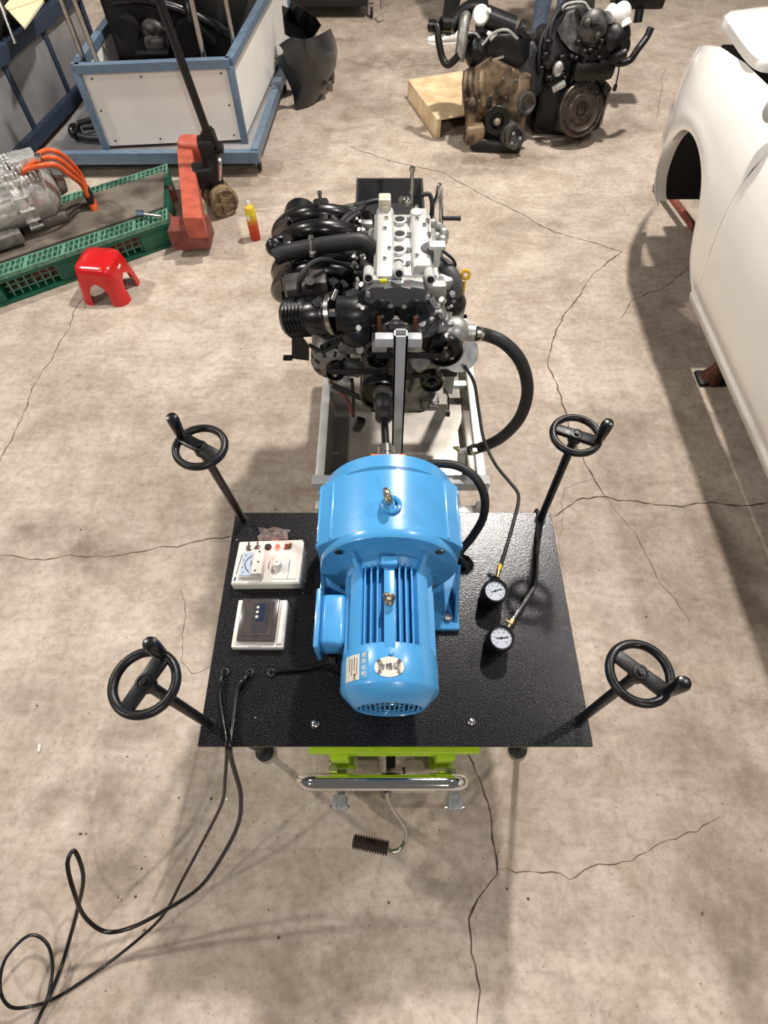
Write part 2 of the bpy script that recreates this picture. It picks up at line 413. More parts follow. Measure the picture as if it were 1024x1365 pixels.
def crack(pix, wd=0.004, jit=0.012):
    p = [at(u, v, z=0) for u, v in pix]; b = B(); pts = []
    for i in range(len(p) - 1):
        n = max(2, int((p[i + 1] - p[i]).length / 0.025))
        for k in range(n): pts.append(p[i].lerp(p[i + 1], k / n))
    pts.append(p[-1]); off = 0; L_, R_ = [], []
    for i, q in enumerate(pts):
        t = (pts[min(i + 1, len(pts) - 1)] - pts[max(i - 1, 0)]).normalized(); n = V((-t.y, t.x, 0))
        off = off * 0.8 + random.uniform(-jit, jit) * 0.6
        ww = wd * random.uniform(0.35, 1.25) * (0.35 if i in (0, len(pts) - 1) else 1)
        L_.append(q + n * (off + ww / 2) + V((0, 0, .0006))); R_.append(q + n * (off - ww / 2) + V((0, 0, .0006)))
    b.grid([L_, R_])
    part('crack', b, M_crack, floor)
crack([(0, 740), (60, 742), (150, 740), (220, 730), (270, 722), (312, 715)], .005)
crack([(118, 390), (104, 412), (92, 440), (60, 490), (30, 560), (0, 615)], .005)
crack([(465, 195), (520, 215), (590, 230), (650, 262), (740, 310), (800, 325), (830, 335)], .007)
crack([(830, 335), (790, 370), (760, 410), (740, 450), (735, 490), (750, 540), (770, 600), (800, 655), (808, 662)], .007)
crack([(735, 690), (770, 668), (808, 662), (860, 672), (940, 672), (1024, 672)], .007)
crack([(620, 1000), (645, 1060), (660, 1130), (662, 1165), (640, 1200), (625, 1225), (632, 1270), (638, 1320), (636, 1365)], .007)
crack([(662, 1162), (700, 1165), (735, 1166), (760, 1175), (800, 1155), (840, 1145), (880, 1120), (930, 1110), (960, 1090)], .003)
crack([(808, 662), (850, 720), (880, 770), (920, 830)], .0025)
crack([(243, 780), (246, 830), (242, 880), (255, 900), (275, 895), (290, 880)], .0025)
crack([(920, 355), (880, 385), (845, 400), (825, 425)], .005)
crack([(790, 640), (750, 650), (745, 720), (752, 760)], .002)
crack([(875, 160), (880, 120), (888, 90)], .004)
crack([(100, 410), (112, 415), (116, 395)], .004)
b = B()
for k in range(60):
    u, v = random.uniform(30, 1000), random.uniform(420, 1340)
    p = at(u, v, z=0.0); r = random.uniform(.002, .006); n = random.randint(5, 7); a0 = random.random() * 6
    pl = [p + V((cos(a0 + 6.283 * i / n) * r * random.uniform(.5, 1.3), sin(a0 + 6.283 * i / n) * r * random.uniform(.5, 1.3), 0)) for i in range(n)]
    b.prism(pl, (0, 0, .0009))
part('floor_specks', b, M_crack, floor, kind='stuff')

def wall(name, x0, x1, y0, y1, z1=4.5):
    b = B(); b.bx(x0, x1, y0, y1, 0, z1); o = part(name, b, M_wallp); o['kind'] = 'structure'
wall('wall_back', -9, 9, 11, 11.2)

# ------------------------------------------------------------ car (white, raised, hood ajar)
car = thing('car', 'white car with open wheel arch and missing front wheel, raised above its shadow', 'car', (2.3, 1.6, 0))
def side_x(y, z):
    """outer skin of the left side: belly bulge, tuck at the sill, plan taper at the nose"""
    return float(np.interp(z, SX_Z, SX_X)) + (.42 * (y - 2.85) ** 2 if y > 2.85 else 0) + max(0, z - 1.16) * .8
def side_table():
    zz = [(.30, 1.55), (.38, 1.485), (.50, 1.44), (.66, 1.415), (.82, 1.41), (.95, 1.43), (1.04, 1.47), (1.10, 1.52)]
    zs = np.linspace(.2, 1.3, 221); xs = np.interp(zs, [q[0] for q in zz], [q[1] for q in zz])
    k = np.hanning(31); k /= k.sum(); xs = np.convolve(np.pad(xs, 15, mode='edge'), k, mode='valid')
    return zs, xs
SX_Z, SX_X = side_table()
ARC = [(2.305, .375), (2.40, .52), (2.47, .66), (2.55, .75), (2.66, .805), (2.80, .825), (2.92, .80), (3.01, .72), (3.07, .60), (3.10, .47), (3.095, .36)]
def top_z(y):
    return 1.115 - max(0, y - 2.5) * .04 - max(0, y - 2.9) ** 2 * .30
# fender: from the arch lip up to the hood edge
n_t = 40
def arc_pt(t):
    f = t * (len(ARC) - 1); i = min(int(f), len(ARC) - 2)
    q = spline([V((a, c, 0)) for a, c in ARC], 8)
    k = t * (len(q) - 1); i = min(int(k), len(q) - 2); return q[i].lerp(q[i + 1], k - i)
outer = []
for k in range(n_t + 1):                                     # boundary of the fender from the sill corner round the top to the nose seam
    t = k / n_t
    pts = [(2.21, .375), (2.20, .55), (2.235, .75), (2.26, .95), (2.25, 1.10), (2.5, 1.115), (2.8, 1.10), (3.05, 1.07), (3.22, 1.02), (3.36, .97), (3.30, .90), (3.20, .82), (3.06, .70), (3.08, .62), (3.098, .47), (3.0975, .36)]
    q = [V((a, c, 0)) for a, c in pts]; f = t * (len(q) - 1); i = min(int(f), len(q) - 2); outer.append(q[i].lerp(q[i + 1], f - i))
rows = []
for j in range(9):
    row = []
    for k in range(n_t + 1):
        a = arc_pt(min(1, max(0, (k / n_t)))); p = a.lerp(outer[k], j / 8)
        x = side_x(p.x, p.y)
        if j == 0: x += .012
        if j == 1: x -= .006
        row.append(V((x, p.x, p.y)))
    rows.append(row)
inn = [V((p.x + .045, p.y, p.z)) for p in rows[0]]
b = B(); b.grid([inn] + rows)
part('fender', b, M_car, car, sharp=60, solid=.004)
b = B()                                                      # front bumper skin beyond the seam
rows = []
for k in range(15):
    t = k / 14
    a = V((3.06, .70, 0)).lerp(V((3.365, .965, 0)), t) if t > .0 else V((3.06, .70, 0))
    row = []
    for j in range(9):
        s_ = j / 8
        zlow = .34 + .02 * s_
        y = a.x + .004 + s_ * (.30 + .1 * t); z = a.y - s_ * (.04 + .16 * t)
        if k < 5: z = a.y - (s_ * .05)
        row.append(V((side_x(y, z), y, z)))
    rows.append(row)
low = []
for zc in (.60, .47, .36, .33):
    low.append([V((side_x(3.10 + j / 8 * .32, zc) + (.0 if zc > .4 else .0), 3.10 + j / 8 * .32, zc)) for j in range(9)])
rows = list(reversed(low)) + rows
b.grid(rows); part('front_bumper', b, M_car, car, sharp=60, solid=.004)
b = B()                                                      # door with its own edge, a gap of 5 mm at the seam
ysn = lambda z: float(np.interp(z, [.375, .55, .75, .95, 1.10], [2.21, 2.20, 2.235, 2.26, 2.25])) - .0025
rows = []
for z in (.36, .40, .46, .52, .60, .70, .80, .90, 1.0, 1.07, 1.12):
    y0 = ysn(z); rows.append([V((side_x(1, z) , y0 + (1.05 - y0) * k / 12, z)) for k in range(13)])
b.grid(rows)
part('front_door', b, M_car, car, sharp=60, solid=.004)
b = B()                                                      # sill below the doors
rows = []
for x, z in ((1.60, .30), (1.535, .30), (1.495, .33), (1.485, .365), (1.50, .372)):
    rows.append([V((x, 2.30 + (-.6 - 2.30) * k / 16, z)) for k in range(17)])
b.grid(rows); part('sill', b, M_car, car, sharp=60, solid=.004)
b = B(); rows = []
for z in (.36, .46, .6, .8, 1.0, 1.12): rows.append([V((side_x(1, z), 1.04 - 1.6 * k / 6, z)) for k in range(7)])
b.grid(rows); part('rear_door', b, M_car, car, sharp=60, solid=.004)
b = B()                                                      # hood, lying ajar
rows = []
hl = [(1.80, 3.44, 1.06), (1.68, 3.41, 1.075), (1.60, 3.34, 1.092), (1.565, 3.22, 1.11), (1.525, 3.0, 1.13), (1.505, 2.85, 1.14), (1.505, 2.74, 1.143), (1.53, 2.685, 1.143), (1.60, 2.665, 1.145)]
hl = spline(hl, 4)
for p in hl: rows.append([p + V((0, 0, -.03)), p, p + V((.02, 0, .014))] + [V((p.x + .02 + d, p.y, p.z + .014 + d * .10)) for d in (.15, .35, .6, .8)])
b.grid(rows); part('hood', b, M_car, car, sharp=50, solid=.006)
b = B(); b.bx(1.58, 3.0, 2.6, 3.45, .80, .93, .02); b.bx(1.62, 1.70, 2.8, 3.3, .9, 1.0, .01); part('engine_bay', b, M_cargap, car)
b = B(); b.bx(1.62, 3.0, -.6, 2.25, .33, .95, .03); b.bx(1.75, 2.9, 3.14, 3.5, .45, .9, .03); b.bx(2.05, 2.7, 2.25, 3.14, .35, .92, .03); part('underbody', b, M_carbed, car)
b = B()                                                      # dark arch liner
rows = []
for dx in (.03, .12, .5): rows.append([V((side_x(p.x, p.y) + .012 + dx, 2.70 + (p.x - 2.70) * 1.01, p.y + .008)) for p in [arc_pt(k / 24) for k in range(25)]])
b.grid(rows); part('arch_liner', b, M_cargap, car, solid=.004)
b = B(); b.lathe([(.0, 0), (.13, 0), (.13, .02), (.05, .05), (.0, .05)], (1.85, 2.72, .46), (-1, 0, 0), 24); b.cyl((1.85, 2.72, .46), (2.1, 2.72, .46), .04); b.bx(1.82, 1.9, 2.66, 2.8, .3, .6, .02)
part('brake_hub', b, M_rust, car)
mr_ = B(); mr_.sphere((1.435, 2.325, 1.13), .05, (.62, .8, .85)); mr_.cyl((1.44, 2.32, 1.12), (1.53, 2.31, 1.1), .012)
part('side_mirror', mr_, M_grey, car, 'grey side mirror shell')
b = B(); b.grid([[V((1.55, 2.3, 1.14)), V((2.3, 2.45, 1.16)), V((3.05, 2.3, 1.14))], [V((1.72, 1.75, 1.5)), V((2.3, 1.85, 1.53)), V((2.88, 1.75, 1.5))]]); part('windscreen', b, M_glass, car, solid=.006)
b = B(); b.grid([[V((1.54, 2.2, 1.13)), V((1.7, 1.75, 1.49))], [V((1.54, .2, 1.13)), V((1.72, .2, 1.49))]]); part('side_window', b, M_glass, car, solid=.005)
b = B(); b.grid([[V((1.70, 1.77, 1.505)), V((2.3, 1.87, 1.54)), V((2.9, 1.77, 1.505))], [V((1.72, .0, 1.52)), V((2.3, .0, 1.58)), V((2.88, .0, 1.52))]]); part('roof', b, M_car, car, solid=.01)
b = B()
rows = [[V((3.16, y, z)) for y in (-.6, 1, 2.2, 3.2)] for z in (.36, .7, 1.1)]; b.grid(rows); part('far_side_panel', b, M_car, car, solid=.005)
# jack under the car, with a red bar
jk = thing('floor_jack', 'faded red jack frame lying on the floor beneath the white car', 'jack', (1.75, 2.7, 0))
p0, p1 = at(877, 238, z=.075), at(934, 315, z=.075)
p1 = p1 + (p1 - p0) * .5
b = B(); b.cyl(p0, p1, .022, n=12); b.cyl(p0 + V((.25, .02, .03)), p1 + V((.3, 0, .02)), .02, n=12); part('side_bar', b, M_truckd, jk)
b = B(); b.hexa([p0 + V((0, -.03, -.07)), p0 + V((.32, .0, -.07)), p0 + V((.32, .06, -.07)), p0 + V((0, .03, -.07)), p0 + V((0, -.03, .03)), p0 + V((.32, 0, .03)), p0 + V((.32, .06, .03)), p0 + V((0, .03, .03))], .006)
part('cross_bar', b, M_truckd, jk)
for q in (p1 + V((.05, 0, 0)), p1 + V((.3, 0, 0))):
    b = B(); b.cyl((q.x - .02, q.y, .05), (q.x + .02, q.y, .05), .05, n=16); b.bx(q.x - .015, q.x + .015, q.y - .015, q.y + .015, .05, q.z + .01)
    part('caster', b, M_grease, jk)
q = at(946, 487, z=.1)
js = thing('axle_stand', 'small rusty stand under the sill of the white car', 'stand', (q.x + .03, q.y, 0))
b = B(); b.lathe([(.055, 0), (.055, .02), (.03, .08), (.022, .26), (.03, .28), (.03, .30)], (q.x + .05, q.y, 0), (0, 0, 1), 14); part('pillar', b, M_rust, js)
b = B(); b.bx(q.x - .02, q.x + .12, q.y - .05, q.y + .05, 0, .02, .004); part('base_plate', b, M_grease, js)

# ------------------------------------------------------------ blue framed test cabinet, back left
def bar_between(b, p, q, w_, up=(0, 0, 1), h_=None):
    b.bar([p, q], w_, h_ or w_, up)
cab = thing('test_cabinet', 'white panelled cabinet with blue grey frame and metal uprights, beside black bumper', 'cabinet', (-1.5, 4.6, 0))
FL, FR, BR_, BL_ = V((-1.90, 4.10, 0)), V((-.965, 4.19, 0)), V((-.80, 6.0, 0)), V((-1.85, 6.0, 0))
zb, zt = .17, .61
def up(p, z): return V((p.x, p.y, z))
b = B()
b.hexa([up(FL, zb), up(FR, zb), up(FR, zb) + V((0, .012, 0)), up(FL, zb) + V((0, .012, 0)), up(FL, zt), up(FR, zt), up(FR, zt) + V((0, .012, 0)), up(FL, zt) + V((0, .012, 0))]); part('front_panel', b, M_wpanel, cab)
b = B(); i_ = V((-.012, 0, 0)); b.hexa([up(FR, zb), up(BR_, zb), up(BR_, zb) + i_, up(FR, zb) + i_, up(FR, zt), up(BR_, zt), up(BR_, zt) + i_, up(FR, zt) + i_]); part('side_panel', b, M_wpanel, cab)
b = B(); i_ = V((.012, 0, 0)); b.hexa([up(FL, zb), up(BL_, zb), up(BL_, zb) + i_, up(FL, zb) + i_, up(FL, zt), up(BL_, zt), up(BL_, zt) + i_, up(FL, zt) + i_]); part('side_panel', b, M_wpanel, cab)
for a, c in ((FL, FR), (FR, BR_), (FL, BL_), (BL_, BR_)):
    b = B(); bar_between(b, up(a, zt), up(c, zt), .05, h_=.045); part('top_rail', b, M_bframe, cab)
for a in (FL, FR, BR_, BL_):
    b = B(); b.box((a.x, a.y, (zb + zt) / 2 - .02), (.045, .045, zt - zb), 0.05, .004); part('corner_post', b, M_bframe, cab)
b = B(); bar_between(b, V((-2.33, 4.04, .125)), V((-.86, 4.06, .125)), .05, h_=.07); part('base_rail', b, M_bframe, cab)
b = B(); bar_between(b, V((-.885, 4.06, .135)), V((-.78, 6.02, .135)), .05, h_=.07); part('base_rail', b, M_bframe, cab)
b = B(); b.hexa([V((-2.31, 4.06, .13)), V((-.88, 4.08, .13)), V((-.8, 6.0, .13)), V((-2.2, 6.0, .13)), V((-2.31, 4.06, .15)), V((-.88, 4.08, .15)), V((-.8, 6.0, .15)), V((-2.2, 6.0, .15))]); part('base_board', b, M_gpanel, cab)
for q in (V((-.88, 4.12, 0)), V((-.81, 5.3, 0)), V((-2.2, 4.15, 0)), V((-.8, 5.95, 0))):
    b = B(); b.torus((q.x, q.y, .042), (1, .25, 0), .03, .012, 20, 8); b.cyl((q.x - .012, q.y, .042), (q.x + .012, q.y, .042), .026, n=14)
    o = part('caster', b, M_rubber, cab); b = B(); b.bx(q.x - .022, q.x + .022, q.y - .02, q.y + .03, .07, .095, .003); b.bx(q.x + .013, q.x + .018, q.y - .015, q.y + .015, .03, .09); b.bx(q.x - .018, q.x - .013, q.y - .015, q.y + .015, .03, .09); part('fork', b, M_steel, o)
screws = [FL.lerp(FR, t) + V((0, -.003, z)) for t in (.08, .4, .72, .93) for z in (zt - .055, zb + .03)] + [FL.lerp(FR, t) + V((0, -.003, .38)) for t in (.06, .94)]
for i, q in enumerate(screws):
    b = B(); b.cyl(q, q + V((0, .004, 0)), .006, n=8); part('screw', b, M_ink, cab)
for (u0, v0, u1, v1) in ((132, 90, 85, 0), (114, 86, 64, 0), (273, 80, 247, 0), (312, 62, 294, 0)):      # metal uprights over the open top
    p = at(u0, v0, z=.6); q = at(u1, v1, y=p.y + .02)
    b = B(); b.cyl(p, p + V((0, 0, max(.35, q.z - p.z) + .25)), .016, n=10); part('upright', b, M_steel, cab)
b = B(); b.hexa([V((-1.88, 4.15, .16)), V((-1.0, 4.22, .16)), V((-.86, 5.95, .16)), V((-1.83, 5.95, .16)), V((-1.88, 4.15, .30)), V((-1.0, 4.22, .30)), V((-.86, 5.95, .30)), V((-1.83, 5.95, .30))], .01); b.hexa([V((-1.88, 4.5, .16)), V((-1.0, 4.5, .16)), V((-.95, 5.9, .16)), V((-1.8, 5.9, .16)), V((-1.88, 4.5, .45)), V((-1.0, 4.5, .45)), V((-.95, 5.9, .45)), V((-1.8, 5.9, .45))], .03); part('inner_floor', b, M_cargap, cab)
# training engine that sits inside the open cabinet
ce = thing('dark_engine', 'dark engine standing inside the open blue framed cabinet', 'engine', (-1.4, 4.7, .45))
b = B(); b.bx(-1.82, -1.05, 4.58, 5.7, .45, .95, .06); b.bx(-1.7, -1.1, 4.7, 5.6, .95, 1.2, .08); part('block', b, M_oldblk, ce)
b = B(); b.cyl((-1.66, 4.50, .66), (-1.66, 4.58, .66), .07, n=20); part('pulley', b, M_grease, ce)
b = B(); b.cyl((-1.28, 4.50, .62), (-1.28, 4.58, .62), .09, n=20); part('pulley', b, M_grease, ce)
b = B(); b.sphere((-1.50, 4.54, .66), .07, (1.1, .6, .8)); b.bx(-1.56, -1.42, 4.46, 4.56, .55, .64, .02); b.cyl((-1.4, 4.5, .7), (-1.36, 4.44, .8), .025); part('pump_housing', b, M_oldgry, ce)
b = B(); b.tube([(-1.7, 4.55, .8), (-1.55, 4.42, .85), (-1.3, 4.45, .8), (-1.1, 4.5, .7), (-1.05, 4.6, .62)], .03, 10, 6); b.tube([(-1.1, 4.45, .62), (-1.2, 4.40, .78), (-1.15, 4.5, .95)], .025, 8, 6); part('hose', b, M_gloss, ce)
b = B(); b.bx(-1.2, -1.02, 4.5, 4.8, .95, 1.2, .03); part('red_cover', b, M_truckd, ce, 'faded red cover on top')
b = B(); b.bx(-1.62, -1.40, 4.40, 4.50, .56, .59, .012); part('bracket', b, M_oldblk, ce)
# black pipe assembly lying on the base board
q = at(115, 172, z=.2)
ph = thing('exhaust_manifold', 'black pipe assembly lying on the low grey shelf left of the white panel', 'pipe', (q.x, q.y, .15))
b = B(); b.sphere(at(100, 175, z=.2), .06, (.7, 1, .8)); part('end_bell', b, M_gloss, ph)
b = B(); b.tube([at(104, 180, z=.2), at(120, 184, z=.185), at(142, 184, z=.19)], .02, 10, 5); b.tube([at(104, 165, z=.22), at(122, 158, z=.23), at(128, 140, z=.3), at(130, 125, z=.36)], .018, 10, 5); b.tube([at(110, 170, z=.22), at(130, 168, z=.22), at(146, 166, z=.2)], .018, 10, 5); part('pipe', b, M_rubber, ph)

# second cabinet at the far left edge
lc = thing('dusty_cabinet', 'dusty cabinet, shade painted into its grey panels, with dark blue frame at the left edge, cream board on top', 'cabinet', (-2.7, 4.7, 0))
A0, A1 = V((-2.62, 3.85, 0)), V((-2.36, 5.6, 0)); W_ = V((-.9, .1, 0))
b = B(); b.hexa([up(A0, .12), up(A1, .12), up(A1, .12) + W_, up(A0, .12) + W_, up(A0, .55), up(A1, .55), up(A1, .55) + W_, up(A0, .55) + W_], .004); part('body', b, M_gpanel, lc)
for z, wd in ((.09, .07), (.56, .06)):
    b = B(); bar_between(b, up(A0, z) + V((.01, -.05, 0)), up(A1, z) + V((.01, 0, 0)), wd, h_=.08); part('rail', b, M_bframed, lc)
for t in (0, .34, .66, 1):
    p = A0.lerp(A1, t); b = B(); b.box((p.x, p.y, .33), (.03, .045, .46), -.15, .003); part('post', b, M_bframed, lc)
b = B(); b.hexa([up(A0, .58) + V((-.04, .0, 0)), up(A1, .58) + V((-.04, 0, 0)), up(A1, .58) + W_, up(A0, .58) + W_, up(A0, .73) + V((-.04, .0, 0)), up(A1, .73) + V((-.04, 0, 0)), up(A1, .73) + W_, up(A0, .73) + W_], .02); part('upper_black_box', b, M_cargap, lc)  # plain black box on top of the cabinet body
p = at(20, 58, z=.6); b = B(); b.cyl(p, p + V((-.02, .15, .5)), .013, n=8); part('upright', b, M_steel, lc)
for k in range(2):
    b = B(); q = (A0, A1)[k]; b.torus((q.x - .1, q.y + .1, .04), (1, 0, 0), .028, .012, 16, 8); b.bx(q.x - .13, q.x - .07, q.y + .06, q.y + .14, .06, .1); part('caster', b, M_rubber, lc)
pc = [at(6, 8, z=.745), at(32, 36, z=.745), at(58, 0, z=.745)]; pc.append(pc[0] + pc[2] - pc[1])
b = B(); b.prism(pc, (0, 0, -.012)); single('cream_board', b, M_cream, 'small cream board lying on the dusty cabinet in the top left corner', 'board', pc[0])

# ------------------------------------------------------------ plastic pallet and what lies on it
NR, FRp, NL = at(223, 292, z=.17), at(223, 218, z=.17), at(0, 368, z=.17)
pa = (NL - NR); pa.normalize(); pb = (FRp - NR); LB = pb.length; pb.normalize(); LA = 1.30
pal = thing('plastic_pallet', 'green plastic grid pallet covered by a dirty grey board', 'pallet', (NR.x, NR.y, 0))
def pp(a, c, z): return V((NR.x, NR.y, z)) + V((pa.x, pa.y, 0)) * a + V((pb.x, pb.y, 0)) * c
def pbox(b, a0, a1, c0, c1, z0, z1, bev=0): b.hexa([pp(a0, c0, z0), pp(a1, c0, z0), pp(a1, c1, z0), pp(a0, c1, z0), pp(a0, c0, z1), pp(a1, c0, z1), pp(a1, c1, z1), pp(a0, c1, z1)], bev)
b = B()
for c0, c1 in ((0, .012), (.055, .063), (.108, .120), (LB - .12, LB - .108), (LB - .06, LB - .052), (LB - .012, LB)): pbox(b, 0, LA, c0, c1, .145, .17)
for k in range(44):
    a = k * LA / 43; wd = .022 if k % 7 == 0 else .008
    pbox(b, max(0, a - wd / 2), min(LA, a + wd / 2), .001, .119, .147, .1695); pbox(b, max(0, a - wd / 2), min(LA, a + wd / 2), LB - .119, LB - .001, .147, .1695)
part('deck_grid', b, M_greenl, pal, kind='stuff')
b = B(); pbox(b, .0, LA, .0, LB, .128, .142); part('deck', b, M_green, pal)
for c in (.0, LB / 2 - .05, LB - .1):
    for a in (0, .5, 1.02):
        b = B(); pbox(b, a, a + .2, c + .004, c + .1, .02, .13, .008); part('block', b, M_green, pal)
    b = B(); pbox(b, 0, LA, c + .003, c + .1, 0, .02); part('runner', b, M_green, pal)
    b = B()
    for k in range(18): pbox(b, .21 + .045 * k, .218 + .045 * k, c + .03, c + .034, .02, .13)
    for z in (.05, .085): pbox(b, .2, 1.0, c + .03, c + .034, z, z + .006)
    part('side_mesh', b, M_greenl, pal, kind='stuff')
bd = B(); pbox(bd, .02, 1.28, .125, LB - .11, .1705, .182)
single('dirty_board', bd, M_dirt, 'dirty grey board lying on the green pallet under the silver drive unit', 'board', (NR.x, NR.y, .17))
# silver drive unit
Q = pp(.70, .40, .182)
du_ = thing('drive_unit', 'silver ribbed electric drive unit with orange cables on the green pallet', 'motor', Q)
def dp(a, c, z): return Q + V((pa.x, pa.y, 0)) * (-a) + V((-pa.y, pa.x, 0)) * (-c) + V((0, 0, z))
ax_ = V((pa.x, pa.y, 0))
b = B(); b.cyl(dp(-.62, 0, .15), dp(-.16, 0, .15), .135, n=32)
for k in range(14):
    a = pi * k / 13; b.box(dp(-.39, cos(a) * .137, .15 + sin(a) * .137), (.42, .008, .012), Matrix.Rotation(math.atan2(pa.y, pa.x), 3, 'Z'))
part('motor_housing', b, M_alub, du_)
b = B(); b.lathe([(.15, 0), (.17, .01), (.17, .05), (.15, .07), (.15, .16), (.11, .22), (.06, .25), (.0, .25)], dp(-.17, 0, .175), -ax_, 28); part('gear_case', b, M_alub, du_)
rot_ = Matrix.Rotation(math.atan2(pa.y, pa.x), 3, 'Z')
random.seed(3)
b = B()
for k in range(108):
    a, c = -.16 + .0225 * (k % 9) + random.uniform(-.004, .004), -.132 + .024 * (k // 9) + random.uniform(-.004, .004)
    if random.random() < .15: continue
    zz = .172 + math.sqrt(max(.001, (.172 if -.165 < a else .16) ** 2 - c * c)) - max(0, a + .01) * 1.1; b.box(dp(a, c, zz + .004), (random.uniform(.010, .018), random.uniform(.014, .022), .034), rot_, .003, 1)
for k in range(16):
    a = 2 * pi * k / 16; b.cyl(dp(-.165, cos(a) * .165, .16 + sin(a) * .165), dp(-.09, cos(a) * .165, .16 + sin(a) * .165), .011, n=8)
part('rib', b, M_alub, du_, kind='stuff')
b = B(); b.bx(0, .001, 0, .001, 0, .001) if False else None
b.box(dp(-.02, -.02, .335), (.14, .12, .06), rot_, .01); b.box(dp(-.3, .02, .30), (.2, .12, .04), rot_, .008); part('connector_case', b, M_alub, du_)
b = B(); b.box(dp(-.4, -.12, .05), (.36, .16, .06), rot_, .006); b.box(dp(-.02, 0, .03), (.16, .2, .06), rot_, .02); part('foot', b, M_alud, du_)
b = B(); b.cyl(dp(.07, .02, .17), dp(.12, .03, .16), .075, .06, n=20); b.cyl(dp(.02, .14, .12), dp(.12, .15, .12), .04, n=14); part('output_flange', b, M_alud, du_)
for k in range(3):
    o_ = (k - 1) * 9
    b = B(); b.tube([at(-20, 248 + o_ * .6, z=.42), at(10, 238 + o_ * .5, z=.44), at(35, 224 + o_ * .3, z=.5), at(55, 212 + o_, z=.54), at(75, 211 + o_, z=.53), at(95, 226 + o_, z=.44), at(108, 240 + o_ * .6, z=.34), at(117, 258 + o_ * .4, z=.26)], .013, 10, 6)
    cb = part('cable', b, M_cableo, du_, 'bright orange cable')
    p = at(114, 252 + o_ * .4, z=.28); q = at(122, 268 + o_ * .4, z=.215); b = B(); b.cyl(p, q, .02, n=10); part('sleeve', b, M_blackp, cb)
    b = B(); b.cyl(q, q + (q - p).normalized() * .05, .019, n=10); part('plug', b, M_cableo, cb)
b = B(); p = at(53, 213, z=.55); b.box(p, (.03, .03, .06), None, .005); part('cable_clamp', b, M_steel, du_)
p0, p1 = at(190, 285, z=.2), at(215, 288, z=.195)
sp_ = thing('bolt', 'blue grey metal bolt lying on the corner of the dirty board', 'bolt', (p0.x, p0.y, .182))
b = B(); b.cyl(p0, p1, .010, n=10); part('shank', b, M_steel, sp_)
b = B(); b.cyl(p0 + V((-.035, -.0, .002)), p0 + V((.005, 0, .002)), .019, n=6); part('head', b, mat('blue_grey_steel', '#56717f', .35, .7), sp_)

# ------------------------------------------------------------ pallet truck
pt = thing('pallet_truck', 'faded red hand pallet truck with black handle parked at the green pallet', 'pallet truck', (-1.15, 3.6, 0))
n0, n1 = at(243, 290, z=.27), at(270, 290, z=.27); f0, f1 = at(235, 196, z=.27), at(256, 198, z=.27)
b = B(); b.hexa([up(n0, .14), up(n1, .14), up(f1, .14), up(f0, .14), n0, n1, f1, f0], .012); part('cross_frame', b, M_truck, pt)
c0, c1 = at(235, 190, z=.3), at(271, 187, z=.3)
b = B(); b.hexa([up(f0, .17), up(f1, .17) + V((.11, 0, 0)), up(f1, .17) + V((.11, .13, 0)), up(f0, .17) + V((0, .13, 0)), up(f0, .30), up(f1, .30) + V((.11, 0, 0)), up(f1, .30) + V((.11, .13, 0)), up(f0, .30) + V((0, .13, 0))], .03, 3); part('far_heel', b, M_truck, pt)
h0, h1 = at(226, 300, z=.16), at(277, 297, z=.16)
b = B(); b.hexa([up(h0, .04) + V((0, -.08, 0)), up(h1, .04) + V((0, -.08, 0)), up(h1, .04) + V((0, .08, 0)), up(h0, .04) + V((0, .08, 0)), up(h0, .17) + V((0, -.08, 0)), up(h1, .17) + V((0, -.08, 0)), up(h1, .17) + V((0, .08, 0)), up(h0, .17) + V((0, .08, 0))], .012); part('near_heel', b, M_truckd, pt)
for e_, dz in ((h0 + V((pb.x, pb.y, 0)) * .20, 0), (h0 + V((pb.x, pb.y, 0)) * .52, 0)):
    b = B(); d = V((pa.x, pa.y, 0)); e2 = V((e_.x, e_.y, 0)) + d * .0; n_ = V((-pa.y, pa.x, 0)) * .07
    b.hexa([up(e2 - n_, .05), up(e2 - n_ + d * .9, .05), up(e2 + n_ + d * .9, .05), up(e2 + n_, .05), up(e2 - n_, .115), up(e2 - n_ + d * .9, .115), up(e2 + n_ + d * .9, .115), up(e2 + n_, .115)], .008)
    part('fork', b, M_truckd, pt)
wc = at(298, 268, z=.095); wd_ = V((.55, -.83, 0)).normalized()
for k in (0, 1):
    c = wc - wd_ * (.11 * k)
    b = B(); b.lathe([(.03, -.028), (.075, -.028), (.094, -.02), (.094, .02), (.075, .028), (.07, .016), (.035, .016), (.03, .03), (.0, .03)], c, wd_, 28)
    o = part('steer_wheel', b, M_wheel, pt); b = B(); b.lathe([(.018, .02), (.018, .036), (0, .036)], c, wd_, 12)
    sd_ = wd_.cross(V((0, 0, 1)))
    for j in range(5):
        a = 2 * pi * j / 5; dd = sd_ * cos(a) + V((0, 0, sin(a))); b.bar([c + wd_ * .022 + dd * .022, c + wd_ * .022 + dd * .07], .014, .01, wd_)
    part('wheel_hub', b, M_wheel, o)
cc = wc - wd_ * .055
b = B(); b.cyl(cc + V((0, 0, .0)), cc + V((-.03, .08, .30)), .05, n=18); b.box(cc + V((-.08, .03, .12)), (.13, .13, .12), .3, .02); b.cyl(cc + V((0, .1, .10)), cc + V((0, .1, .36)), .03, n=14); b.box(cc + V((-.02, .06, .28)), (.1, .12, .09), .3, .02); part('pump_body', b, M_grease, pt)
hp = at(284, 197, y=3.66); ht = at(203, -25, y=3.72)
b = B(); b.bar([cc + V((0, .05, .28)), hp, hp.lerp(ht, .12)], .075, .06, (0, 1, 0)); b.cyl(hp + V((-.06, 0, 0)), hp + V((.06, 0, 0)), .03, n=12); part('handle_yoke', b, M_grease, pt)
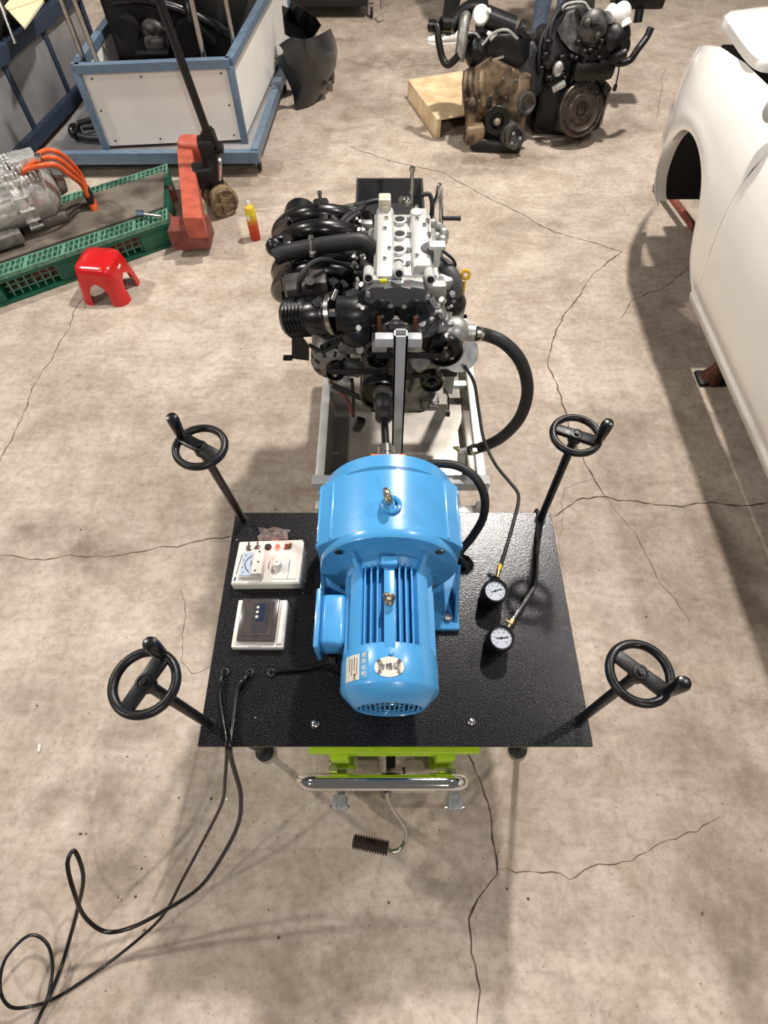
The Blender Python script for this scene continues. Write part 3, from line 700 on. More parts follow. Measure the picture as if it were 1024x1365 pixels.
b = B(); b.tube([hp, hp.lerp(ht, .5), ht, ht + (ht - hp) * .04], .024, 14); part('handle_tube', b, M_gloss, pt)
b = B(); tp = ht + (ht - hp) * .04; b.tube([tp, tp + V((-.09, 0, .08)), tp + V((-.09, 0, .2)), tp + V((.0, 0, .24)), tp + V((.09, 0, .2)), tp + V((.09, 0, .08)), tp], .016, 10, 4); part('handle_loop', b, M_gloss, pt)
b = B(); b.tube([cc + V((.03, -.02, .12)), cc + V((.06, -.03, .22)), hp + V((.03, -.02, -.03))], .012, 8, 4); part('linkage', b, M_steel, pt)

# red stool
sq = at(150, 388, z=0); SH = .215
st_ = thing('stool', 'small red plastic stool with arched sides standing by the green pallet', 'stool', (sq.x, sq.y, 0))
a0 = R(-6)
def sr(x, y, z): return sq + V((x * cos(a0) - y * sin(a0), x * sin(a0) + y * cos(a0), z))
def rrect(h, r, z, n=6, arch=False):
    out = []
    for q in range(4):
        cx, cy = ((1, 1), (-1, 1), (-1, -1), (1, -1))[q]
        for k in range(n + 1):
            a = pi / 2 * (q + k / n); out.append((cx * (h - r) + r * cos(a), cy * (h - r) + r * sin(a), z))
        d = ((-1, 0), (0, -1), (1, 0), (0, 1))[q]
        for k in range(1, 8):
            t = k / 8; e = 2 * (h - r) * t; out.append((out[-k][0] + d[0] * e * 1.0, out[-k][1] + d[1] * e, z))
    return out
rr_ = []
tops = [(.06, .035, SH), (.092, .04, SH - .004), (.102, .042, SH - .016), (.108, .044, SH - .045), (.115, .047, SH - .085)]
for h, r, z in tops: rr_.append([sr(*p) for p in rrect(h, r, z)])
per = len(rr_[0]); npq = per // 4
b = B(); b.rings(rr_, True, True, False)
bm = b.bm
for q in range(4):                                             # four legs hang from the corners, arches between
    c_ = []
    for j, (h, r, z) in enumerate(((.115, .047, SH - .085), (.118, .048, SH - .105), (.124, .05, .075), (.134, .055, .0))):
        full = [sr(*p) for p in rrect(h, r, z)]
        ext = (4, 2, 1, 1)[j]
        ids = [(q * npq + k) % per for k in range(-ext, 7 + ext)]
        pts = [full[i] for i in ids]
        m_ = 13; res = []
        for k in range(m_):
            f = k / (m_ - 1) * (len(pts) - 1); i = min(int(f), len(pts) - 2); res.append(pts[i].lerp(pts[i + 1], f - i))
        c_.append(res)
    b.grid(c_)
part('seat_and_legs', b, M_red, st_, sharp=50, solid=.006)
b = B(); b.cyl(sr(0, 0, SH - .001), sr(0, 0, SH + .0015), .011, n=12); part('finger_hole', b, M_truckd, st_)
b = B(); b.box(sr(.1105, .0, SH - .055), (.004, .035, .03), a0); part('sticker', b, M_panelw, st_)

# spray can
cq = at(341, 318, z=0)
sc_ = thing('spray_can', 'yellow and red spray can standing on the concrete beside the pallet truck', 'can', (cq.x, cq.y, 0))
b = B(); b.lathe([(.029, 0), (.0325, .003), (.0325, .185), (.028, .198)], cq, (0, 0, 1), 24); part('body', b, M_can, sc_)
b = B(); b.lathe([(.027, .198), (.026, .205), (.016, .214), (.012, .218)], cq, (0, 0, 1), 20); part('shoulder', b, M_yellow, sc_)
b = B(); b.lathe([(.008, .216), (.008, .238), (.005, .242)], cq, (0, 0, 1), 12); part('nozzle', b, M_whitep, sc_)
b = B(); b.box(cq + V((-.012, -.031, .15)), (.018, .003, .03), -.3); part('label_print', b, M_panelw, sc_)

# bumper leaning on the cabinet
lowp = [at(366, 76, z=.34), at(380, 100, z=.22), at(391, 125, z=.1), at(395, 147, z=.0), at(412, 142, z=.0), at(430, 128, z=.01), at(441, 108, z=.04), at(443, 92, z=.06)]
upp = [at(372, 60, z=.46), at(388, 50, z=.48), at(404, 52, z=.46), at(415, 50, z=.44), at(424, 47, z=.42), at(432, 43, z=.40), at(437, 40, z=.38), at(440, 38, z=.34)]
bm_ = thing('bumper', 'loose black car bumper leaning against the white cabinet side', 'bumper', (-.6, 5.0, 0))
rows = []
for k in range(7):
    t = k / 6; rows.append([a.lerp(c, t) + V((.05, -.03, .0)) * sin(pi * t) for a, c in zip(spline(lowp, 3), spline(upp, 3))])
b = B(); b.grid(rows); part('skin', b, M_bumper, bm_, sharp=60, solid=.008)
b = B(); topr = [at(388, 0, z=.62), at(400, 8, z=.58), at(420, 22, z=.52), at(428, 34, z=.46), at(420, 46, z=.42)]; inr = [at(376, 8, z=.55), at(378, 30, z=.5), at(380, 45, z=.46), at(392, 52, z=.42), at(404, 52, z=.4)]
b.grid([topr, [a.lerp(c, .5) + V((.0, .1, -.06)) for a, c in zip(topr, inr)], inr]); part('inner_lip', b, M_gloss, bm_, sharp=60, solid=.01)
b = B(); p = at(430, 115, z=.1); b.hexa([at(420, 118, z=.09), at(436, 108, z=.1), at(438, 112, z=.1), at(421, 122, z=.08), at(420, 117, z=.11), at(436, 107, z=.12), at(438, 111, z=.12), at(421, 121, z=.1)]); b.box(at(444, 102, z=.09), (.02, .12, .06), None, .005); part('fog_lamp_trim', b, M_oldgry, bm_)

# grey cabinet far back
gc = thing('grey_cart', 'low grey cart with dark base on casters at the far back', 'cart', (-.45, 7.1, 0))
b = B(); b.bx(-.95, -.10, 6.86, 7.5, .20, .9, .01); part('body', b, mat('grey_laminate', '#a09c94', .5), gc)
b = B(); b.bx(-.92, -.16, 6.85, 7.45, .10, .20, .005); part('base', b, M_cargap, gc)
for x in (-.88, -.12):
    for y in (6.9, 7.4):
        b = B(); b.torus((x, y, .05), (1, 0, 0), .036, .014, 18, 8); b.cyl((x - .012, y, .05), (x + .012, y, .05), .03, n=12); o = part('caster', b, M_rubber, gc); b = B(); b.bx(x - .025, x + .025, y - .02, y + .02, .08, .11); b.bx(x + .016, x + .021, y - .012, y + .012, .04, .1); part('fork', b, M_steel, o)
p = at(508, 12, z=.12); b = B(); b.cyl(p, p + V((.02, 0, .2)), .012, n=8); b.cyl(p, p + V((.08, .0, .12)), .01, n=8); part('latch', b, M_steel, gc)

# plywood lid
w0, w1, w2 = at(544, 106, z=.13), at(583, 159, z=.13), at(618, 94, z=.13)
dA, dB = w1 - w0, w2 - w0
wl = thing('wooden_crate', 'pale plywood crate on the floor left of the old tan engine', 'crate', (w0.x, w0.y, 0))
def wp(a, c, z): return V((w0.x, w0.y, z)) + V((dA.x, dA.y, 0)) * a + V((dB.x, dB.y, 0)) * c
def wbox(b, a0, a1, c0, c1, z0, z1): b.hexa([wp(a0, c0, z0), wp(a1, c0, z0), wp(a1, c1, z0), wp(a0, c1, z0), wp(a0, c0, z1), wp(a1, c0, z1), wp(a1, c1, z1), wp(a0, c1, z1)], .002, 1)
b = B(); wbox(b, 0, 1, 0, 1.0, .118, .13); part('top_board', b, M_wood, wl)
b = B(); wbox(b, 0, 1, .0, .03, 0, .117); part('side_board', b, M_wood, wl)
b = B(); wbox(b, 0.0, 1, .97, 1.0, 0, .117); part('side_board', b, M_wood, wl)
b = B(); wbox(b, .97, 1, .03, .07, 0, .117); part('end_batten', b, M_wood, wl)
b = B(); wbox(b, 0, .03, .03, .97, 0, .117); part('end_board', b, M_wood, wl)

# ------------------------------------------------------------ two old engines at the back
e1 = thing('old_engine', 'oily tan engine with pulleys and open timing side beside the plywood crate', 'engine', (.85, 4.6, 0), 'old engines on the floor')
def E(u, v, y): return at(u, v, y=y)
b = B(); b.hexa([V((.62, 4.50, 0.0)), V((1.02, 4.44, 0)), V((1.10, 4.95, 0)), V((.66, 5.0, 0)), V((.60, 4.55, .42)), V((1.02, 4.50, .42)), V((1.10, 4.98, .42)), V((.64, 5.05, .42))], .04, 2); part('block', b, M_tan, e1)
b = B(); b.prism([E(618, 100, 4.5), E(655, 80, 4.5), E(693, 98, 4.5), E(691, 120, 4.5), E(665, 148, 4.5), E(652, 140, 4.5), E(640, 155, 4.5), E(622, 135, 4.5)], (0, .07, 0), .008); part('timing_plate', b, M_tan, e1)
for u, v in ((671, 107), (688, 109), (655, 130), (655, 138)):
    q = E(u, v, 4.49); b = B(); b.lathe([(.013, 0), (.013, .03), (.007, .03), (.007, .02)], q + V((0, .02, 0)), (0, -1, 0), 12); part('boss', b, M_alud, e1)
b = B()
for u in (620, 627, 634, 641): b.tube([E(u + 2, 95, 4.5), E(u, 115, 4.46), E(u + 3, 140, 4.45)], .022, 8, 4)
part('chain_guide', b, M_tan, e1)
b = B(); b.sphere(E(628, 150, 4.42), .06, (.7, .6, 1.6)); b.cyl(E(624, 130, 4.44), E(628, 170, 4.42), .035, n=10); b.box(E(632, 178, 4.42), (.14, .1, .12), .2, .02); part('mount_bracket', b, M_tan, e1)
for u, v, r in ((664, 165, .085),):
    q = E(u, v, 4.36); b = B(); b.lathe([(.03, 0), (r, 0), (r, .02), (r - .012, .03), (r, .04), (r, .05), (.05, .05), (.04, .03), (.0, .03)], q + V((0, .07, 0)), (-.1, -1, .15), 28); o = part('crank_pulley', b, M_oldblk, e1)
    b = B(); b.lathe([(.022, .03), (.022, .06), (.008, .06), (.0, .055)], q + V((0, .07, 0)), (-.1, -1, .15), 14); part('hub_bolt', b, M_steel, o)
q = E(686, 182, 4.32); b = B(); b.lathe([(.075, -.12), (.08, -.1), (.08, -.04), (.07, -.035), (.075, .0), (.075, .02), (.05, .02), (.045, .005), (.0, .005)], q, (.25, -1, .25), 26); o = part('compressor', b, M_oldgry, e1)
for k in range(3):
    b = B(); a = 2 * pi * k / 3; b.cyl(q + V((cos(a) * .035, -.02, sin(a) * .035)), q + V((cos(a) * .035, -.035, sin(a) * .035 + .004)), .01, n=8); part('bolt', b, M_alu, o)
q = E(702, 138, 4.4); b = B(); b.torus(q, (.3, -1, .2), .055, .015, 24, 8); b.cyl(q + V((0, .06, 0)), q, .05, n=20); part('idler', b, M_oldgry, e1)
b = B(); b.sphere(E(637, 68, 4.62), .09, (1, 1, 1.2)); b.box(E(630, 60, 4.66), (.18, .14, .12), .1, .03); part('cam_cover', b, M_oldblk, e1)
b = B(); b.prism([E(643, 82, 4.56), E(650, 58, 4.56), E(662, 46, 4.56), E(682, 46, 4.56), E(695, 60, 4.56), E(700, 80, 4.56), E(690, 92, 4.56)], (.1, .12, 0), .02); part('belt_cover', b, M_blackp, e1)
b = B(); b.tube([E(643, 60, 4.55), E(658, 44, 4.55), E(676, 40, 4.55), E(690, 52, 4.55)], .009, 8, 4); b.tube([E(615, 46, 4.58), E(634, 44, 4.58), E(644, 60, 4.57)], .009, 8, 4); part('gasket_edge', b, M_alu, e1)
b = B(); b.tube([E(612, 82, 4.52), E(616, 55, 4.56), E(619, 30, 4.62), E(622, 22, 4.66)], .036, 12, 4); part('coolant_pipe', b, M_alud, e1)
b = B(); b.tube([E(574, 34, 4.65), E(583, 35, 4.62), E(585, 55, 4.58), E(590, 78, 4.55), E(598, 86, 4.52), E(612, 74, 4.50)], .023, 10, 5); b.cyl(E(573, 34, 4.66), E(580, 35, 4.64), .035, n=12); b.cyl(E(588, 32, 4.62), E(600, 32, 4.64), .04, n=12); part('hose', b, M_oldblk, e1)
b = B(); b.tube([E(600, 38, 4.66), E(614, 20, 4.7), E(630, 10, 4.7), E(645, 12, 4.66)], .045, 12, 5); part('elbow_duct', b, M_oldblk, e1)
b = B(); b.cyl(E(648, 22, 4.64), E(684, 36, 4.64), .06, n=20); b.cyl(E(692, 38, 4.64), E(697, 40, 4.64), .05, n=14); part('canister', b, M_blackp, e1)
b = B(); q = E(641, 20, 4.58); b.lathe([(.0, .02), (.045, .02), (.055, .0), (.05, -.03), (.03, -.04)], q, (-.1, -1, .5), 20); b.cyl(q + V((.03, 0, .01)), q + V((.05, -.02, .03)), .014, n=10); part('white_cap', b, M_whitep, e1, 'round white plastic cap')
b = B(); b.hexa([V((.63, 4.36, 0)), V((1.0, 4.33, 0)), V((1.05, 4.9, 0)), V((.66, 4.95, 0)), V((.64, 4.38, .09)), V((1.0, 4.36, .09)), V((1.05, 4.92, .09)), V((.66, 4.97, .09))], .03); part('oil_pan', b, M_oldblk, e1)
b = B(); b.box(E(664, 77, 4.44), (.075, .014, .014), (0, -.25, 0)); part('bright_stud', b, M_steel, e1)
b = B()
random.seed(11)
for k in range(14):
    u, v = random.uniform(625, 700), random.uniform(85, 185); q = E(u, v, 4.42); b.sphere(q, random.uniform(.008, .018), (1, .7, 1.2), 8, 6)
part('lugs', b, M_tan, e1, kind='stuff')

e2 = thing('old_engine', 'black oily engine with bare round flywheel facing out, nearest the white car', 'engine', (1.4, 4.6, 0), 'old engines on the floor')
b = B(); b.hexa([V((1.12, 4.62, 0)), V((1.55, 4.55, 0)), V((1.65, 5.1, 0)), V((1.15, 5.15, 0)), V((1.08, 4.6, .52)), V((1.5, 4.58, .52)), V((1.6, 5.1, .52)), V((1.1, 5.15, .52))], .05); part('block', b, M_oldblk, e2)
fq = E(774, 146, 4.48); fa = V((.22, -1, .42)).normalized()
b = B(); b.prism([E(737, 172, 4.52), E(748, 150, 4.52), E(755, 118, 4.54), E(775, 108, 4.55), E(800, 112, 4.56), E(811, 125, 4.56), E(803, 150, 4.52), E(798, 172, 4.5), E(765, 186, 4.48)], (.05, .1, 0), .01); part('bell_plate', b, M_oldblk, e2)
b = B(); b.lathe([(.0, -.02), (.165, -.02), (.165, .012), (.155, .02), (.15, .012), (.135, .012), (.13, .02), (.115, .012), (.09, .012), (.085, .018), (.05, .018), (.045, .01), (.0, .01)], fq, fa, 44); o = part('flywheel', b, M_flyw, e2)
_, fu, fv = frame(fa)
for k in range(8):
    a = 2 * pi * k / 8; c = fq + (fu * cos(a) + fv * sin(a)) * .032; b = B(); b.cyl(c + fa * .008, c + fa * .02, .007, n=6); part('bolt', b, M_grease, o)
for k in range(6):
    a = 2 * pi * k / 6 + .4; c = fq + (fu * cos(a) + fv * sin(a)) * .142; b = B(); b.cyl(c + fa * .01, c + fa * .019, .008, n=8); part('dowel', b, M_steel, o)
b = B(); b.prism([E(716, 92, 4.56), E(722, 55, 4.62), E(735, 28, 4.68), E(752, 8, 4.72), E(778, 4, 4.72), E(790, 14, 4.72), E(786, 60, 4.66), E(770, 85, 4.6), E(745, 95, 4.56)], (.06, .2, 0), .02); part('head_cover', b, M_oldblk, e2)
b = B(); b.prism([E(742, 40, 4.63), E(756, 16, 4.66), E(768, 12, 4.66), E(766, 40, 4.62), E(786, 58, 4.58), E(772, 75, 4.56), E(760, 66, 4.58), E(748, 55, 4.60)], (.02, .05, 0), .01); part('alloy_casting', b, M_oldgry, e2)
b = B(); b.tube([E(747, 14, 4.66), E(757, 5, 4.68), E(778, 3, 4.68), E(786, 12, 4.66), E(806, 28, 4.64)], .008, 8, 4); part('bright_edge', b, M_alu, e2)
for k, (u, v) in enumerate(((724, 40), (731, 28), (738, 18))):
    b = B(); b.tube([E(u + 18, v - 12, 4.7), E(u + 4, v, 4.64), E(u - 4, v + 22, 4.58), E(u - 5, v + 55, 4.54)], .012, 8, 5); part('cable', b, M_rubber, e2)
b = B(); q = E(790, 35, 4.58); b.lathe([(.08, 0), (.09, .03), (.07, .05), (.03, .06), (0, .06)], q, (-.1, -1, .3), 20); b.sphere(q + V((-.05, -.04, .03)), .03); b.sphere(q + V((.03, -.06, -.03)), .025); b.box(q + V((0, -.05, .02)), (.05, .03, .03)); part('throttle_body', b, M_oldgry, e2)
b = B(); b.sphere(E(828, 20, 4.62), .07, (.9, .8, 1)); b.cyl(E(818, 14, 4.64), E(810, 24, 4.6), .045, n=16); b.cyl(E(832, 28, 4.6), E(834, 36, 4.58), .04, n=14); part('white_reservoir', b, M_whitep, e2, 'white plastic reservoir')
b = B(); b.sphere(E(818, 50, 4.62), .1, (1.1, 1, 1)); b.box(E(800, 70, 4.62), (.26, .16, .16), .1, .04); b.sphere(E(826, 62, 4.6), .07); b.box(E(790, 92, 4.56), (.3, .12, .12), .1, .04); part('accessory_case', b, M_oldblk, e2)
b = B(); b.tube([E(868, 37, 4.62), E(862, 50, 4.6), E(850, 66, 4.56), (E(840, 80, 4.55)), E(825, 84, 4.54), E(814, 78, 4.55)], .023, 10, 5); b.tube([E(812, 82, 4.55), E(826, 74, 4.5), E(834, 70, 4.5)], .03, 10, 4); part('hose', b, M_oldblk, e2)
b = B(); b.tube([E(826, 86, 4.54), E(824, 100, 4.53), E(821, 114, 4.52)], .005, 6, 3); b.box(E(820, 117, 4.52), (.02, .02, .035)); part('sensor_wire', b, M_rubber, e2)
b = B(); b.bx(1.60, 1.95, 5.0, 5.15, .62, .74, .02); b.cyl(E(850, 30, 4.98), E(853, 12, 5.0), .03, n=10); part('mount_arm', b, M_oldblk, e2)
b = B(); b.sphere(E(744, 92, 4.48), .035, (1, .8, 1.3)); b.box(E(745, 115, 4.46), (.09, .05, .03), (0, -.5, 0), .008); part('alloy_lug', b, M_alu, e2)
b = B(); b.prism([E(672, 78, 4.62), E(690, 58, 4.64), E(712, 54, 4.64), E(727, 84, 4.58), E(725, 118, 4.52), E(712, 135, 4.5), E(695, 110, 4.52)], (.06, .16, 0), .02); part('gear_end_case', b, M_oldblk, e2)
b = B()
random.seed(5)
for k in range(40):
    u, v = random.uniform(720, 808), random.uniform(55, 125); q = E(u, v, 4.53); b.box(q, (random.uniform(.02, .06), .04, random.uniform(.02, .05)), random.random(), .006, 1)
part('clutter', b, M_oldblk, e2, kind='stuff')

# ------------------------------------------------------------ people behind the old engines
def skin_mesh(name, verts, edges, radii, m, parent, root=0, lev=2):
    me = bpy.data.meshes.new(name); org = ORI[parent.name]
    me.from_pydata([V(v) - org for v in verts], edges, []); me.materials.append(m)
    o = bpy.data.objects.new(name, me); col.objects.link(o); o.parent = parent; ORI[o.name] = org
    sk = o.modifiers.new('skin', 'SKIN'); sk.use_smooth_shade = True
    for i, r in enumerate(radii):
        sv = me.skin_vertices[0].data[i]; sv.radius = (r, r) if not isinstance(r, tuple) else r; sv.use_root = (i == root)
    sb = o.modifiers.new('sub', 'SUBSURF'); sb.levels = lev; sb.render_levels = lev
    return o
def person(name, label, loc, face, feet, trousers, jacket):
    t = thing(name, label, 'person', loc); O = V((loc[0], loc[1], 0)); f = V((cos(face), sin(face), 0)); s_ = V((-sin(face), cos(face), 0))
    def P(a, c, z): return O + f * a + s_ * c + V((0, 0, z))
    (la, ls), (ra, rs) = feet
    body = [P(0, 0, .93), P(0, 0, 1.12), P(.0, 0, 1.32), P(0, 0, 1.46), P(.02, 0, 1.53), P(.03, 0, 1.62), P(.02, 0, 1.70)]
    ed = [(i, i + 1) for i in range(6)]; rad = [(.16, .12), (.14, .10), (.17, .11), (.11, .08), .055, (.085, .095), (.06, .07)]
    for sgn, (fa_, fs) in ((1, (la, ls)), (-1, (ra, rs))):
        i = len(body); body += [P(.0, sgn * .10, .86), P(fa_ * .45 + .04, sgn * .05 + fs * .5, .5), P(fa_, fs, .09), P(fa_ + .09, fs, .035)]
        ed += [(0, i), (i, i + 1), (i + 1, i + 2), (i + 2, i + 3)]; rad += [.085, .055, .03, .018]
        i = len(body); body += [P(0, sgn * .19, 1.42), P(-.02, sgn * .25, 1.14), P(.10, sgn * .24, .92), P(.14, sgn * .23, .84)]
        ed += [(3, i), (i, i + 1), (i + 1, i + 2), (i + 2, i + 3)]; rad += [.055, .042, .03, .028]
        for k in range(4):
            j = len(body); c = sgn * .23 + (k - 1.5) * .016; body += [P(.15 + k % 2 * .003, c, .79), P(.155, c, .75 + abs(k - 1.5) * .006)]; ed += [(i + 3, j), (j, j + 1)]; rad += [.009, .008]
        j = len(body); body += [P(.18, sgn * .20, .81), P(.195, sgn * .195, .775)]; ed += [(i + 3, j), (j, j + 1)]; rad += [.01, .009]
    skin_mesh('body', body, ed, rad, M_skin, t, 0)
    tv = [P(0, 0, .98), P(0, 0, .90)]; te = [(0, 1)]; tr = [(.165, .125), (.165, .13)]
    for sgn, (fa_, fs) in ((1, (la, ls)), (-1, (ra, rs))):
        i = len(tv); tv += [P(.0, sgn * .10, .82), P(fa_ * .45 + .04, sgn * .05 + fs * .5, .5), P(fa_ * .95, fs, .2), P(fa_, fs, .06)]; te += [(1, i), (i, i + 1), (i + 1, i + 2), (i + 2, i + 3)]; tr += [.105, .085, .07, .066]
    skin_mesh('trousers', tv, te, tr, trousers, t, 0)
    jv = [P(0, 0, .92), P(0, 0, 1.15), P(0, 0, 1.36), P(0, 0, 1.47)]; je = [(0, 1), (1, 2), (2, 3)]; jr = [(.185, .14), (.165, .13), (.185, .13), (.1, .085)]
    for sgn in (1, -1):
        i = len(jv); jv += [P(0, sgn * .2, 1.41), P(-.02, sgn * .25, 1.14), P(.09, sgn * .24, .94)]; je += [(2, i), (i, i + 1), (i + 1, i + 2)]; jr += [.075, .06, .05]
    skin_mesh('jacket', jv, je, jr, jacket, t, 0)
    for fa_, fs in ((la, ls), (ra, rs)):
        c = P(fa_ + .05, fs, 0); a = face
        b = B(); rg = []
        for k in range(9):
            q = k / 8; x = -.10 + .28 * q; wd = .036 + .016 * sin(pi * min(1, q * 1.15)) - (.018 if k == 8 else 0); hh = .105 - .065 * q ** .8 if k else .08
            rg.append([P(fa_ + x, fs + wd * cos(2 * pi * j / 12), .012 + hh * max(0, .5 + .5 * sin(2 * pi * j / 12))) for j in range(12)])
        b.rings(rg); sh = part('shoe', b, M_whitep, t, 'white sneaker')
        b = B(); b.prism([P(fa_ + x, fs + c_, 0) for x, c_ in ((-.105, -.035), (.06, -.05), (.15, -.045), (.185, -.01), (.185, .01), (.15, .045), (.06, .05), (-.105, .035))], (0, 0, .02), .004); part('sole', b, M_panelw, sh)
        b = B()
        for k in range(3): b.bar([P(fa_ + .02 + .025 * k, fs - .045, .075 - .012 * k), P(fa_ + .03 + .025 * k, fs, .102 - .012 * k), P(fa_ + .02 + .025 * k, fs + .045, .075 - .012 * k)], .009, .006)
        part('lace', b, M_ink, sh)
    hd = P(.03, 0, 1.66)
    b = B(); b.sphere(hd, .1, (.9, .8, 1.18), 20, 14, Matrix.Rotation(face, 3, 'Z')); b.sphere(P(.125, 0, 1.645), .018, (1, .8, 1.3)); b.sphere(P(.03, .083, 1.65), .025, (.5, .4, 1.2)); b.sphere(P(.03, -.083, 1.65), .025, (.5, .4, 1.2)); b.sphere(P(.1, 0, 1.58), .03, (.8, 1.2, .6)); part('head', b, M_skin, t)
    b = B(); b.sphere(P(.01, 0, 1.70), .104, (.95, .86, .9), 18, 12); part('hair', b, M_hair, t)
    b = B(); b.sphere(P(.108, .032, 1.665), .011); b.sphere(P(.108, -.032, 1.665), .011); b.box(P(.113, 0, 1.60), (.006, .04, .008), face); part('face_marks', b, M_ink, t)
person('person', 'person in black trousers and white sneakers standing behind the old engines', (.72, 6.36, 0), R(186), ((.15, .04), (-.16, .06)), M_trous, M_coat)
person('person', 'person in faded blue jeans standing behind the black flywheel engine', (1.47, 6.25, 0), R(262), ((.02, .09), (.0, -.09)), M_jean, M_coat)

# ------------------------------------------------------------ engine stand
sd = thing('engine_stand', 'white and stainless engine stand with tray, carrying the silver engine', 'stand', (.04, 1.7, 0))
ZS = .36
la_, ra_ = at(420, 640, z=ZS), at(649, 640, z=ZS); y0s, y1s = la_.y, 2.15
xl, xr = la_.x, ra_.x
for x in (xl + .017, xr - .017):
    b = B(); b.bx(x - .017, x + .017, y0s, y1s, ZS - .05, ZS, .003); part('side_rail', b, M_white, sd)
b = B(); b.bx(xl - .012, xr + .012, y0s - .02, y0s + .022, ZS - .045, ZS + .004, .003); part('cross_rail', b, M_grey, sd)
b = B(); b.bx(xl, xr, y1s - .035, y1s, ZS - .05, ZS, .003); part('cross_rail', b, M_white, sd)
b = B(); b.bx(xl, xr, y0s - .10, y0s - .065, ZS - .11, ZS - .075, .003); part('lower_cross_rail', b, M_white, sd)
b = B(); b.bx(xr - .10, xr - .034, 1.70, 1.73, ZS - .03, ZS - .01); part('mid_rail', b, M_white, sd)
xi0, xi1 = xl + .034, xr - .034                                # sheet tray between the rails
b = B(); zt_, zf = ZS - .004, ZS - .09
b.grid([[V((xi0, y, z)) for y in (y0s + .03, y1s - .05)] for z in (zt_,)] + [[V((xi0 + .02, y, zf)) for y in (y0s + .03, y1s - .05)], [V((xi1 - .02, y, zf)) for y in (y0s + .03, y1s - .05)], [V((xi1, y, zt_)) for y in (y0s + .03, y1s - .05)]])
part('drip_tray', b, M_sheet, sd, solid=.003)
b = B(); b.bx(xi1 - .03, xi1 - .0, y0s + .03, 1.56, ZS - .085, ZS - .01, .002); part('tray_lip', b, M_sheet, sd)
b = B(); b.tube([at(438, 560, z=.28), at(440, 606, z=.28), at(452, 606, z=.28), at(453, 560, z=.28)], .003, 6); part('floor_seam', b, M_sheet, sd)
for x in (xl + .02, xr - .02):
    for y in (y0s - .08, y1s - .05):
        b = B(); b.bx(x - .018, x + .018, y - .018, y + .018, .11, ZS - .05, .002); part('leg', b, M_white, sd)
        b = B(); b.torus((x, y, .05), (1, 0, 0), .036, .014, 18, 8); b.cyl((x - .013, y, .05), (x + .013, y, .05), .03, n=12); b.bx(x - .025, x + .025, y - .02, y + .02, .09, .11); b.bx(x + .016, x + .021, y - .015, y + .015, .04, .1); b.bx(x - .021, x - .016, y - .015, y + .015, .04, .1); part('caster', b, M_rubber, sd)
b = B(); xp = at(545, 470, y=1.275).x                          # front support post with its T bracket
YP = 1.168; px0, px1 = at(526, 470, y=YP).x, at(541, 470, y=YP).x; zp = at(545, 449, y=YP).z
def hollow(b, x0, x1, y0, y1, z0, z1, t=.005):
    b.bx(x0, x1, y0, y0 + t, z0, z1); b.bx(x0, x1, y1 - t, y1, z0, z1); b.bx(x0, x0 + t, y0, y1, z0, z1); b.bx(x1 - t, x1, y0, y1, z0, z1)
hollow(b, px0 - .002, px1 + .004, YP, YP + .032, ZS - .01, zp); part('front_post', b, M_grey, sd, 'plain grey square tube post')
bx0, bx1 = at(500, 452, y=YP).x, at(563, 452, y=YP).x; zbk = at(530, 452, y=YP).z
for x0, x1 in ((bx0, px0 - .002), (px1 + .004, bx1)):
    b = B(); b.bx(x0, x1, YP + .002, YP + .03, zbk - .032, zbk - .002, .003); part('bracket_wing', b, M_grey, sd)
for u in (506, 553):
    q = at(u, 444, y=YP + .06); b = B(); b.bx(q.x - .022, q.x + .022, q.y - .025, q.y + .09, q.z - .05, q.z - .012, .005); part('mount_lug', b, M_alu, sd); b = B(); b.cyl(q + V((0, 0, -.02)), q + V((0, 0, .002)), .012, n=6); b.cyl(q + V((0, 0, .002)), q + V((0, 0, .008)), .009, n=12); nut = part('nut', b, M_steel, sd)
    b = B(); b.cyl(q + V((0, 0, 0)), q + V((0, .0, .055)), .006, n=10); part('stud', b, M_rust, nut)
b = B(); b.bx(xl + .03, xl + .07, 1.66, 1.70, ZS - .02, .80, .003); b.bx(xr - .14, xr - .10, 1.66, 1.70, ZS - .02, .80, .003); b.bx(xl + .03, xr - .1, 1.66, 1.70, .76, .80, .003); part('rear_support', b, M_grey, sd)
# rear black tray
bt0, bt1 = at(476, 238, z=1.0), at(563, 235, z=1.0)
bt = B(); x0, x1, yb, yf = bt0.x, bt1.x, bt0.y, bt0.y - .30; zr, zfl = 1.0, .93
def rect(x0, x1, y0, y1, z): return [V((x0, y0, z)), V((x1, y0, z)), V((x1, y1, z)), V((x0, y1, z))]
bt.rings([rect(x0, x1, yf, yb, zr - .005), rect(x0, x1, yf, yb, zr), rect(x0 + .006, x1 - .006, yf + .006, yb - .006, zr), rect(x0 + .03, x1 - .03, yf + .03, yb - .035, zfl)], True, False, True)
part('black_tray', bt, M_trayb, sd, 'open black steel tray at the rear', solid=.004)
for x, y in ((x0 + .035, yb - .05), (x1 - .035, yb - .05)):
    b = B(); b.cyl((x, y, zfl), (x, y, zfl + .008), .006, n=8); part('tray_bolt', b, M_steel, sd)
    b = B(); b.bx(x - .015, x + .015, y - .015, y + .015, ZS - .01, zfl - .004); part('tray_post', b, M_grey, sd)
b = B(); q0 = at(588, 247, y=1.95); q1 = at(588, 318, y=1.95); q2 = at(574, 292, y=1.93)
b.tube([q1, q1.lerp(q0, .5), q0 + V((0, 0, -.02)), q0 + V((-.006, .0, .0)), at(583, 262, y=1.94), at(576, 280, y=1.94), at(579, 296, y=1.94), at(584, 304, y=1.94)], .0085, 12, 6); ph_ = part('push_handle', b, M_chrome, sd, 'bright chrome handle loop')
